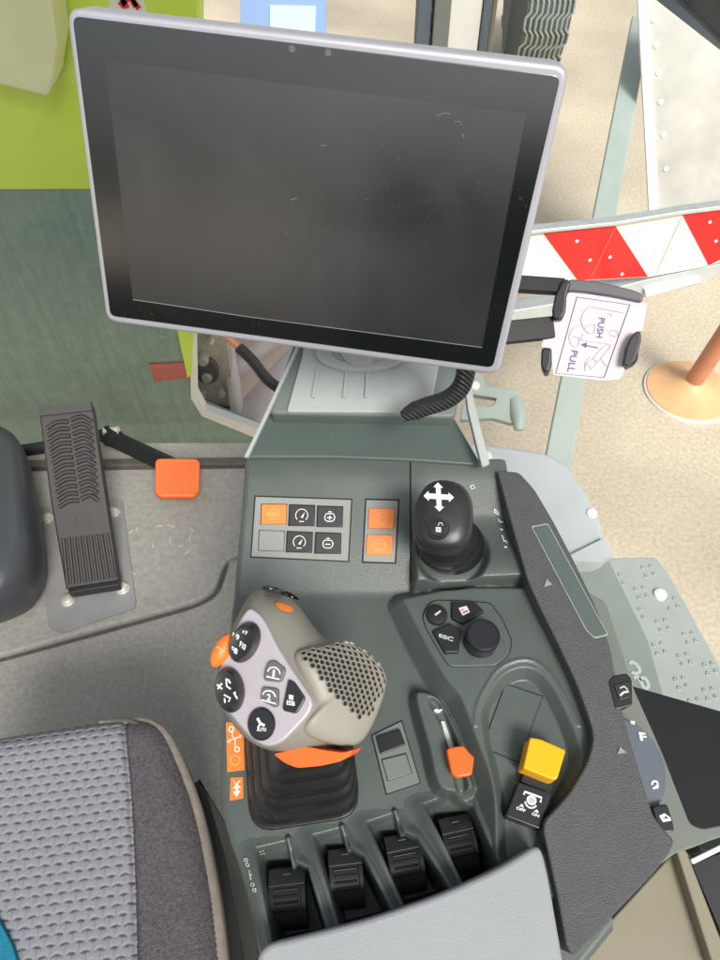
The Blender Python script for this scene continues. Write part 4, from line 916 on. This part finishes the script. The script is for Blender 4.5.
mb = MB(); mb.tube([pd(14, 452, 1.52), pd(60, 445, 1.52), pd(108, 434, 1.51)], .013, 'black_plastic'); build('cross_shaft', mb, bp_)
mb = MB(); mb.tube([pd(104, 432, 1.49), pd(119, 431, 1.49)], .010, 'steel', 8); build('bolt', mb, bp_)
# net pocket beneath the arm
mb = MB(); mb.slab(vert(1.02), [(100, 468), (104, 440), (118, 446), (152, 458), (160, 468)], .0, -.03, 'net_green', r=.01); solo('mesh_guard', mb, pd(125, 466, 1.5), 'small pale green woven mesh behind the pedal arm', 'mesh guard', bevel=.004)
# steering column foot
mb = MB(); SC = horiz(.14); uvb = [SC.hit(x, y) for x, y in ((-120, 428), (-20, 434), (8, 436), (22, 446), (30, 470), (36, 525), (36, 560), (24, 588), (2, 606), (-60, 625), (-130, 630))]
uvb = spline(uvb, 4, True); c = np.mean(uvb, 0); rs = []
for k_, h in ((.70, 0.015), (.84, .05), (.95, .10), (1.0, .14), (.985, .165), (.94, .182), (.82, .192), (.5, .197), (.05, .198)): rs.append([V((c[0] + (u - c[0]) * k_, c[1] + (v - c[1]) * k_, h)) for u, v in uvb])
mb.rings(rs, 'column_plastic'); solo('steering_column', mb, V((c[0], c[1], .02)), 'rounded black plastic steering column cover at the left edge', 'steering column', smooth=70)
# straw bits
for i, (x, y) in enumerate(((131, 532), (137, 529), (159, 526), (171, 526), (192, 530), (190, 538), (181, 546), (188, 552), (133, 573), (128, 578), (80, 600), (92, 601), (62, 598), (153, 545), (170, 540))):
    p = pz(x, y, .0165); a = random.uniform(0, 3.1); l_ = random.uniform(.0035, .009); mb = MB(); dv = V((math.cos(a), math.sin(a), 0)) * l_
    mb.tube([p - dv, p + V((0, 0, .001)), p + dv], .0014, 'straw', 5)
    solo('straw', mb, p, 'short dry straw bit lying on the rubber floor around the pedals', 'straw', 'straw bits on the cab floor')

# ================================================================ SEAT
SE = Fr(pz(100, 850, .40), (1, 0, 0), (0, math.cos(math.radians(4)), math.sin(math.radians(4))))
seat = thing('driver_seat', SE.w(-.1, -.05, -.3), 'grey woven fabric seat cushion with dark velvet side bolster', 'seat')
so_ = [SE.hit(x, y) for x, y in ((-60, 742), (0, 731), (60, 722), (100, 716), (128, 714), (150, 717), (166, 730), (181, 760), (196, 800), (208, 850), (218, 910), (226, 985), (232, 1060))]
so_ = spline(so_, 6); sx0 = so_[0]; soutl = so_ + [(so_[-1][0] - .5, so_[-1][1]), (sx0[0] - .12, so_[-1][1]), (sx0[0] - .12, sx0[1] - .02)]
st_ = .0012; us2 = np.arange(so_[0][0] - .02, max(p[0] for p in so_) + .02, st_); vs2 = np.arange(SE.hit(100, 1010)[1], max(p[1] for p in so_) + .02, st_); X2, Y2 = np.meshgrid(us2, vs2)
d2 = sdf(soutl, X2, Y2)
rad = .030; q = np.clip(d2 + rad, 0, rad); H2 = -(rad - np.sqrt(np.maximum(rad * rad - q * q, 1e-9)))
brd = spline([SE.hit(x, y) for x, y in ((118, 690), (122, 716), (127, 760), (131, 810), (134, 880), (136, 960), (138, 1060))], 6)
bxs = np.interp(Y2[:, 0], [p[1] for p in brd][::-1], [p[0] for p in brd][::-1])[:, None]; dx = X2 - bxs
H2 = H2 + .006 * np.exp(-((dx - .04) / .035) ** 2) - .006 * np.exp(-(dx / .003) ** 2) + .0006 * np.sin(Y2 * 37) * np.sin(X2 * 31)
# woven cells: staggered raised tiles with a step at their near edge
ca = math.radians(7); cwid, chei = .0132, .0086
Xr = X2 * math.cos(ca) + Y2 * math.sin(ca); Yr = -X2 * math.sin(ca) + Y2 * math.cos(ca)
row = np.floor(Yr / chei); fy = Yr / chei - row; fx = (Xr / cwid + .5 * (row % 2)) % 1.0
wavy = .42 * (np.abs(fx - .5) * 2) ** 2
fy2 = np.clip(fy + wavy - .16, 0, 1)
tile = sst(fy2, .02, .30) * (.45 + .55 * sst(1 - np.abs(fx - .5) * 2, .0, .28)) * (1 - .45 * fy2)
pillow = tile
inw = (dx < -.0006) & (d2 < .012)
wm = sst(-d2, 0.0, .012)
H2w = H2 + .0020 * tile * wm
col = np.clip(.15 + 1.35 * tile, 0, 1)  # shadow between the raised cells put into the weave colour
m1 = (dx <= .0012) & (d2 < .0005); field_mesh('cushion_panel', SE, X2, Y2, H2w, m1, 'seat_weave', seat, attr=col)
m2 = (dx >= -.0012) & (d2 < -.006); field_mesh('side_bolster', SE, X2, Y2, H2 + .0004, m2, 'seat_bolster', seat)
pp = [SE.w(u, v, -.024) for u, v in so_]; mb = MB(); cc = np.array(SE.hit(60, 900)); ins_ = []
i0 = 6 * 3
for u, v in so_[i0:]:
    ins_.append(SE.w(u - .0045, v - .003, -.0165))
mb.tube(ins_, [.003 + .0045 * min(1, i / 22) for i in range(len(ins_))], 'seat_piping', 14); build('edge_piping', mb, seat, smooth=60)
mb = MB()
for i in range(22, len(so_) - 1):
    for t in (0, .33, .66):
        u = so_[i][0] * (1 - t) + so_[i + 1][0] * t; v = so_[i][1] * (1 - t) + so_[i + 1][1] * t
        p = SE.w(u - .0185, v - .006, -.0058); mb.tube([p, p + SE.ex * .003 + SE.ey * .0022], .0008, 'cast_dark', 5)
build('stitching', mb, seat)
rs = [[SE.w(u * (1 - k_) + cc[0] * k_, v * (1 - k_) + cc[1] * k_, h) for u, v in so_ + [(so_[-1][0] - .5, so_[-1][1]), (sx0[0] - .05, so_[-1][1])]] for k_, h in ((.0, -.028), (.02, -.05), (.03, -.10))]
mb = MB(); mb.rings(rs, 'seat_piping'); build('cushion_base', mb, seat, smooth=60)
mb = MB(); mb.slab(Fr(SE.w(0, 0, .004), SE.ex, SE.ey), [(-60, 895), (-4, 915), (12, 945), (26, 990), (-60, 1010)], .004, -.004, 'teal_fabric', r=.004); build('teal_insert', mb, seat, .002)
mb = MB(); SK = horiz(.33); mb.slab(SK, [(194, 780), (206, 790), (226, 860), (250, 990), (222, 1000), (206, 860)], 0, -.2, 'black_plastic', r=.006); solo('seat_slide_cover', mb, pz(220, 900, .14), 'narrow black plastic trim in the gap between seat and console', 'trim', bevel=.006)

# ================================================================ OUTSIDE
GZ = -1.2
mb = MB(); mb.prism(horiz(GZ), [(-60, -60), (60, -60), (60, 90), (-60, 90)], 0, -.2, 'ground'); structure('ground', mb)
# glass and cab post
gw = thing('windscreen', (-.6, 1.1, .2), 'clear front cab window pane behind the floor edge', 'window')
mb = MB(); mb.add([V((-1.5, 1.1, -.05)), V((.09, 1.1, -.05)), V((.09, 1.1, 1.9)), V((-1.5, 1.1, 1.9))], [(0, 1, 2, 3)], 'window_glass'); build('pane', mb, gw, fl='keep')
gd = thing('side_window', (.38, .6, .2), 'clear right hand cab window pane beside the console', 'window')
mb = MB(); mb.add([V((.17, 1.1, -.05)), V((.80, -.25, -.05)), V((.80, -.25, 1.9)), V((.17, 1.1, 1.9))], [(0, 1, 2, 3)], 'window_glass'); build('pane', mb, gd, fl='keep')
post = thing('cab_post', (.13, 1.1, -.1), 'grey and cream upright cab corner post behind the monitor', 'cab post')
def vline(x0, x1, d): return pd(x0, 20, d).x, pd(x1, 20, d).x
Yp = 1.1; VP = vert(Yp)
def stripe(x0, x1, m, th, nm, lb=None):
    a, c = [VP.hit(x, 20)[0] for x in (x0, x1)]; mb = MB(); mb.prism(Fr((0, Yp, 0), (1, 0, 0), (0, 0, 1)), [(a, -.1), (c, -.1), (c, 1.8), (a, 1.8)], th, -.03, m); return build(nm, mb, post, .003, 2, label=lb)
stripe(416.5, 432, 'pillar_dark', .008, 'seal', 'dark seal strip'); stripe(432.5, 448, 'housing_side', .016, 'post_edge'); stripe(448.5, 480, 'pillar_light', .010, 'post_face'); stripe(480.5, 489, 'pillar_dark', .014, 'seal', 'thin dark seal'); stripe(489.5, 495, 'beige_panel', .006, 'post_lip')
mb = MB()
a, c = [VP.hit(x, 20)[0] for x in (431, 437)]
for i in range(40): z = .2 + i * .03; mb.prism(VP, [(a, z), (c, z), (c, z + .022), (a, z + .022)], .012, -.01, 'black_panel')
build('hinge_strip', mb, post, .001)
# hood in front of the windscreen
YH = 1.42; VH = vert(YH)
hood = thing('machine_hood', (-.5, YH, -.1), 'lime green machine hood with a dark green lower panel seen through the windscreen', 'machine hood')
mb = MB(); uv = [VH.hit(x, y) for x, y in ((-400, 184), (330, 184), (330, 250), (181, 330), (192, 396), (203, 413), (266, 438), (262, 520), (-400, 520))]; mb.prism(VH, uv, 0, -.05, 'green_mesh'); build('lower_panel', mb, hood, .003)
mb = MB(); uv = [VH.hit(x, y) for x, y in ((189, 330), (196, 330), (197, 392), (206, 409), (270, 432), (266, 441), (202, 415), (191, 397))]; mb.prism(VH, uv, .006, -.02, 'light_trim'); build('opening_trim', mb, hood, .002)
mb = MB(); uv = [VH.hit(x, y) for x, y in ((176, 320), (194, 320), (192, 372), (188, 376))]; mb.prism(VH, uv, .010, -.02, 'lime_paint'); build('green_strip', mb, hood, .002)
mb = MB(); uv = [VH.hit(x, y) for x, y in ((149, 363), (190, 361), (191, 377), (155, 380))]; mb.prism(VH, fillet(uv, .004), .006, -.01, 'reflector_red'); build('reflector', mb, hood, .002)
mb = MB(); uv = [VH.hit(x, y) for x, y in ((-400, 188), (200, 186), (200, -60), (-400, -60))]; mb.prism(VH, uv, .015, -.05, 'lime_paint'); build('upper_panel', mb, hood, .006)
mb = MB(); uv = [VH.hit(x, y) for x, y in ((-300, 22), (-60, 40), (61, 72), (66, 62), (72, 20), (60, -80), (-300, -80))]; mb.prism(VH, uv, .10, .02, 'lime_pale'); build('lamp_cover', mb, hood, .005)
mb = MB(); uv = [VH.hit(x, y) for x, y in ((112, -14), (143, -14), (150, 18), (110, 16))]; mb.prism(VH, uv, .019, .01, 'white_paint'); mb2 = MB()
for pts in (((118, -8), (127, 8)), ((128, -8), (136, 7)), ((120, 6), (130, -4), (139, 9))):
    mb2.line(VH, pts, .010, .021, 'logo_red')
build('logo_plate', mb, hood); build('logo_mark', mb2, hood, fl='keep')
# bracket and pipes in the hood opening
YB = 1.62; VB = vert(YB); br = thing('machine_bracket', (VB.hit(215, 380)[0], YB, -.1), 'beige cast bracket plate with steel bolts in the hood opening', 'bracket')
mb = MB(); mb.prism(VB, [VB.hit(x, y) for x, y in ((183, 320), (226, 325), (238, 440), (190, 430))], 0, -.04, 'cast_metal'); build('plate', mb, br, .004)
mb = MB(); c = VB.hit(206, 368); mb.lathe(VB, *c, [(.05, 0), (.05, .012), (.045, .016), (.001, .016)], 'cast_dark', 24, .8, 1.1); build('boss', mb, br); mb = MB(); mb.prism(VB, [VB.hit(x, y) for x, y in ((196, 402), (230, 406), (236, 430), (200, 420))], .012, -.01, 'cast_dark'); build('boss', mb, br)
for x, y, r in ((203, 361, .013), (207, 378, .013), (211, 342, .008), (202, 397, .009), (222, 394, .009)):
    mb = MB(); c = VB.hit(x, y, .02); mb.lathe(VB, *c, [(r * 1.3, .0), (r * 1.3, .020), (r, .021), (r, .03), (r * .4, .031), (r * .35, .027), (.0005, .027)], 'steel', 14); build('bolt', mb, br, smooth=40)
for i, (a, c, r, m, lb) in enumerate((((222, 318), (245, 450), .022, 'pipe_pink', 'upright pale pipe beside the cast bracket'), ((222, 448), (330, 330), .055, 'pipe_pink', 'thick pale pipe slanting up behind the monitor mount'), ((225, 380), (300, 318), .03, 'pipe_pink', 'thin pale pipe slanting above the thick one'))):
    mb = MB(); p, q_ = pd(*a, 2.25 + .03 * i), pd(*c, 2.25 + .03 * i); mb.tube([p, (p + q_) / 2, q_], r, m, 20); solo('hydraulic_pipe', mb, p, lb, 'pipe')
mb = MB(); mb.prism(vert(1.9), [vert(1.9).hit(x, y) for x, y in ((180, 300), (340, 300), (340, 460), (180, 460))], 0, -.02, 'pipe_pink'); solo('machine_body', mb, (-.4, 1.9, -.2), 'pale machine body panel behind the pipes in the hood opening', 'machine panel')
mb = MB(); pts = spline([tuple(pd(x, y, 1.3)) for x, y in ((226, 336), (236, 345), (252, 360), (268, 380), (285, 392))], 5); mb.tube(pts[:7], .006, 'stand_orange', 8); mb.tube(pts[6:], .010, 'black_rubber', 8); solo('wiring_cable', mb, pd(240, 350, 1.3), 'black cable with a bare orange end slanting beside the monitor mount', 'cable')
# blue card
YC = 3.6; VC = vert(YC); mb = MB(); mb.prism(VC, [VC.hit(x, y) for x, y in ((240, -40), (326, -40), (326, 40), (240, 40))], 0, -.02, 'blue_card'); mb.prism(VC, [VC.hit(x, y) for x, y in ((270, 5), (316, 6), (315, 34), (270, 33))], .004, -.01, 'card_light')
solo('blue_sign', mb, (VC.hit(283, 0)[0], YC, GZ), 'pale blue notice board standing behind the top of the monitor', 'sign')
mb = MB(); 
# tyre
ty = thing('tyre', pz(527, 58, GZ), 'big lugged grey tyre standing on the yard behind the monitor', 'tyre')
tc_ = pz(526, 75, GZ); RT, WT = .52, .30; TF = Fr(tc_ + V((0, .1, RT)), (0, 1, 0), (0, 0, 1)); TF = Fr(TF.O, (0, 1, 0), (0, 0, 1)); mb = MB()
mb.lathe(TF, 0, 0, [(RT * .55, -WT * .42), (RT * .8, -WT * .52), (RT * .94, -WT * .5), (RT * .985, -WT * .3), (RT, 0), (RT * .985, WT * .3), (RT * .94, WT * .5), (RT * .8, WT * .52), (RT * .55, WT * .42)], 'tyre_rubber', 64); body = build('carcass', mb, ty)
mb = MB()
for r_i in range(-4, 5):
    off = r_i * WT * .115; pts = []
    for i in range(97):
        a = 2 * math.pi * i / 96; rr_ = RT * (1.005 - .06 * (abs(off) / (WT * .5)) ** 3); z = off + .014 * (1 if (i // 3) % 2 else -1)
        pts.append(TF.w(rr_ * math.cos(a), rr_ * math.sin(a), z))
    mb.tube(pts, .008, 'tyre_lug', 6)
build('tread', mb, ty)
# ramp panel (aluminium sheet with rivets)
RPn = Fr(pd(690, 110, 3.0), (1, -.25, 0), (.05, .35, 1)); rp = thing('aluminium_panel', RPn.P(690, 215), 'brushed aluminium sheet panel with rivets and a white edge strip', 'metal panel')
mb = MB(); mb.slab(RPn, [(644, -40), (760, -40), (760, 240), (658, 240)], 0, -.02, 'alu_sheet'); build('sheet', mb, rp)
mb = MB(); mb.slab(RPn, [(635.5, -40), (646, -40), (660, 240), (650.5, 240)], .015, -.03, 'light_trim'); build('edge_strip', mb, rp, .003)
for y in (20, 45, 73, 102, 135, 169):
    mb = MB(); c = RPn.hit(654 + (y - 20) * .08, y); mb.lathe(RPn, *c, [(.011, 0), (.009, .006), (.001, .008)], 'light_trim', 10); build('rivet', mb, rp)
mb = MB(); HC = facing(690, 20, .75); mb.slab(HC, [(646, -8), (655, -30), (780, -40), (780, 90), (720, 50)], 0, -.03, 'pillar_dark', r=.004); mb.slab(HC, [(662, -20), (780, -40), (780, 76), (726, 42)], .004, -.02, 'black_plastic', r=.004); solo('window_frame', mb, HC.O, 'dark grey cab window frame corner cutting the upper right', 'window frame', bevel=.003)
# barrier board
BO = Fr(pd(630, 250, 2.3), (1, .12, 0), (0, .15, 1)); bo = thing('barrier_board', BO.P(630, 280), 'red and white striped warning board on an aluminium rail', 'warning board')
def zB(*p): return [(500 + x / 3.27, 200 + y / 3.27) for x, y in p]
mb = MB(); mb.slab(BO, [(470, 243), (543.7, 233.6), (615.6, 226), (683, 215), (780, 202), (780, 250), (720, 262), (709, 266), (648, 277), (578, 281), (530, 290), (470, 300)], 0, -.012, 'white_paint'); build('board', mb, bo)
for q in ([(543.7, 233.8), (615.6, 226.2), (648, 276.6), (578, 280.5)], [(683, 215.2), (735, 208), (735, 252), (709, 265.6)]):
    mb = MB(); mb.slab(BO, q, .003, -.002, 'red_paint'); 
    build('red_stripe', mb, bo)
for x, y in ((577, 241), (590, 260), (610, 257), (622, 274), (642, 231), (656, 250), (673, 248), (682, 265), (710, 222), (716, 241)): mb = MB(); mb.line(BO, [(x - 1.2, y + 1), (x + 1.4, y - .8)], .010, .005, 'light_trim'); build('rivet', mb, bo, fl='keep')
mb = MB(); mb.line(BO, [(591, 278), (615, 228)], .003, .0045, 'reflector_red'); build('fold_line', mb, bo, fl='keep'); mb = MB(); mb.line(BO, [(656, 275), (682, 217)], .003, .0045, 'alu_rail'); build('fold_line', mb, bo, fl='keep')
mb = MB(); mb.slab(BO, [(470, 239), (543, 229.5), (616, 222), (683, 211), (780, 198), (780, 203), (683, 215), (616, 226), (543, 233.5), (470, 243)], .02, -.02, 'alu_rail'); build('top_edge', mb, bo, .003)
rl = MB(); rl.slab(BO, [(470, 318), (548, 305), (600, 292), (650, 279), (712, 266), (780, 246), (780, 254), (712, 276), (700, 284), (650, 296), (552, 322), (470, 340)], -.02, -.09, 'alu_rail', r=.004); build('support_rail', rl, bo, .004)
mb = MB(); mb.slab(BO, [(645, 290), (700, 277), (701, 282), (646, 297)], -.005, -.03, 'card_light'); build('rail_lip', mb, bo)
# handrail
hn = MB(); hn.bar(pd(641, 20, 3.3), pd(556, 470, 2.35), .085, .03, R_, 'grey_green'); solo('handrail', hn, pd(556, 470, 2.35), 'pale grey green diagonal handrail bar above the yard', 'handrail', bevel=.006)
# stanchion
sn = thing('barrier_stand', pz(688, 393, GZ), 'orange barrier stanchion on a round pale base', 'barrier stand')
GG = horiz(GZ); c0 = pz(688, 392, GZ); rb = abs(pz(730, 390, GZ).x - pz(645, 390, GZ).x) / 2
mb = MB(); mb.lathe(GG, c0.x, c0.y, [(rb, .002), (rb, .012), (rb * .97, .02), (rb * .8, .03), (rb * .5, .05), (rb * .2, .085), (.03, .10)], 'stand_base', 40); build('base', mb, sn)
mb = MB(); mb.lathe(GG, c0.x, c0.y, [(rb * 1.02, .001), (rb * 1.02, .012), (rb * .99, .014)], 'light_trim', 40); build('rim', mb, sn)
mb = MB(); ptop = pd(740, 312, 2.9); mb.tube([c0 + V((0, 0, .06)), ptop], .04, 'stand_orange', 20); build('pole', mb, sn)
# grab handle
gh_ = thing('grab_handle', pd(490, 400, 1.72), 'grey green cast door handle with a rounded knob outside the window', 'handle')
GHF = facing(495, 400, 1.72, (0, 0, .35)); zg = lambda *p: [(460 + x * 260 / 720, 380 + y * 340 / 942) for x, y in p]
mb = MB(); mb.slab(GHF, [(452, 366), (482, 374), (486, 386), (519, 389), (522, 408), (514, 424), (492, 418), (460, 420), (462, 404), (493, 406), (497, 398), (470, 394), (452, 396)], 0, -.04, 'grey_green', r=.006); build('bracket', mb, gh_, .006)
mb = MB(); mb.tube([GHF.P(515, 400, -.01), GHF.P(519, 416, .0), GHF.P(519, 430, 0)], [.016, .019, .012], 'grey_green', 16); build('knob', mb, gh_)
mb = MB(); c = GHF.hit(475, 386, 0); mb.lathe(GHF, *c, [(.012, 0), (.010, .006), (.001, .007)], 'light_trim', 12); build('bolt', mb, gh_)
# grey fender panel
fe = thing('fender', pd(540, 520, 1.65), 'pale grey rounded plastic fender outside the side window', 'fender'); FE = facing(540, 505, 1.65, (0, 0, .9))
mb = MB(); mb.slab(FE, [(440, 440), (500, 446), (545, 453), (568, 466), (584, 490), (600, 520), (604, 545), (612, 556), (600, 562), (560, 564), (470, 560), (440, 500)], 0, -.10, 'fender_grey', r=.012); build('panel', mb, fe, .012, 4)
mb = MB(); mb.slab(FE, [(560, 560), (604, 538), (613, 556), (590, 562)], .012, -.05, 'fender_grey', r=.004); build('lip', mb, fe, .004)
for x, y in ((487, 456), (592, 513)):
    mb = MB(); c = FE.hit(x, y, .002); mb.lathe(FE, *c, [(.012, 0), (.011, .004), (.001, .006)], 'light_trim', 14); build('bolt', mb, fe)
# step plate
sp = thing('step_plate', pz(650, 620, -.35), 'grey metal boarding step with punched grip bumps and a round bolt', 'step'); SP = horiz(-.35)
mb = MB(); mb.slab(SP, [(606, 558), (656, 557), (668, 572), (760, 738), (660, 720), (630, 680)], 0, -.06, 'step_grey', r=.01); build('tread_plate', mb, sp, .004)
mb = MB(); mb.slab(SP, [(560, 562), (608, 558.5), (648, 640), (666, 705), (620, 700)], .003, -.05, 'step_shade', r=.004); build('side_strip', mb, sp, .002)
mb = MB(); d = Dec(SP, [(634, 657), (652, 669), (640, 676), (626, 664)], .0045)
def zc(*p): return [(600 + x / 6, 630 + y / 6) for x, y in p]
mb.line(SP, zc((180, 205), (195, 190), (225, 215), (240, 245), (215, 262), (190, 250)), .008, .0045, 'icon_dim', sm=3); mb.line(SP, zc((205, 290), (225, 280), (245, 310), (265, 345), (290, 345), (285, 310), (262, 285), (240, 300)), .008, .0045, 'icon_dim', sm=3); build('stamped_mark', mb, sp, fl='keep')
mb = MB()
def z9(*p): return [(460 + x * 260 / 720, 380 + y * 340 / 942) for x, y in p]
for cx, cy in ((435, 555), (520, 530), (500, 590), (490, 650), (560, 680), (550, 745), (635, 715), (620, 775), (610, 840), (690, 800), (690, 870), (650, 900), (585, 620)):
    for dx_, dy_ in ((-14, -10), (8, -14), (-4, 14), (18, 8)):
        x, y = z9((cx + dx_, cy + dy_))[0]; c = SP.hit(x, y); mb = MB(); mb.lathe(SP, *c, [(.0055, -.001), (.0042, .0026), (.0030, .0030), (.0024, .0014), (.0003, .0014)], 'step_grey', 10); build('grip_bump', mb, sp)
mb = MB(); c = SP.hit(660, 595); mb.lathe(SP, *c, [(.016, 0), (.015, .006), (.008, .009), (.0005, .009)], 'light_trim', 18); build('bolt', mb, sp)
# black panel at the right and dark bin
mb = MB(); BK = horiz(.28); mb.slab(BK, [(626, 684), (780, 728), (780, 870), (700, 850), (660, 770)], 0, -.272, 'black_panel', r=.004); solo('door_panel', mb, BK.P(700, 770), 'flat matt black panel at the right behind the dial', 'panel', bevel=.002)
bn = thing('storage_box', CON.P(715, 890, -.1), 'dark open storage box with a white rim in the lower right corner', 'storage box')
mb = MB(); mb.slab(CON, [(692, 864), (740, 846), (760, 1000), (722, 935)], -.012, -.08, 'black_plastic', r=.003); build('box', mb, bn, .002)
mb = MB(); mb.bar(CON.P(691, 862, -.008), CON.P(742, 837, -.008), .004, .004, CON.ez, 'light_trim'); build('rim', mb, bn, .001)
# unseen dark wall and post, added and cut to shape the screen's reflection
rw = thing('reflection_wall', (0, -.75, 0), 'unseen dark wall added to shape the reflection in the monitor screen', 'added wall')
RWf = Fr((0, -.75, 0), (-1, 0, 0), (0, 0, 1)); mb = MB(); mb.prism(RWf, fillet([(-.7, 0), (1.3, 0), (1.3, .70), (.44, .72), (.26, 1.06), (-.7, 1.12)], .06), 0, -.05, 'black_panel'); build('wall', mb, rw, .01)
mb = MB(); mb.prism(RWf, fillet([(1.22, .56), (1.30, .56), (1.30, 1.20), (1.22, 1.20)], .01), 0, -.05, 'black_panel'); build('reflection_post', mb, rw, .005)
bpy.context.view_layer.update()
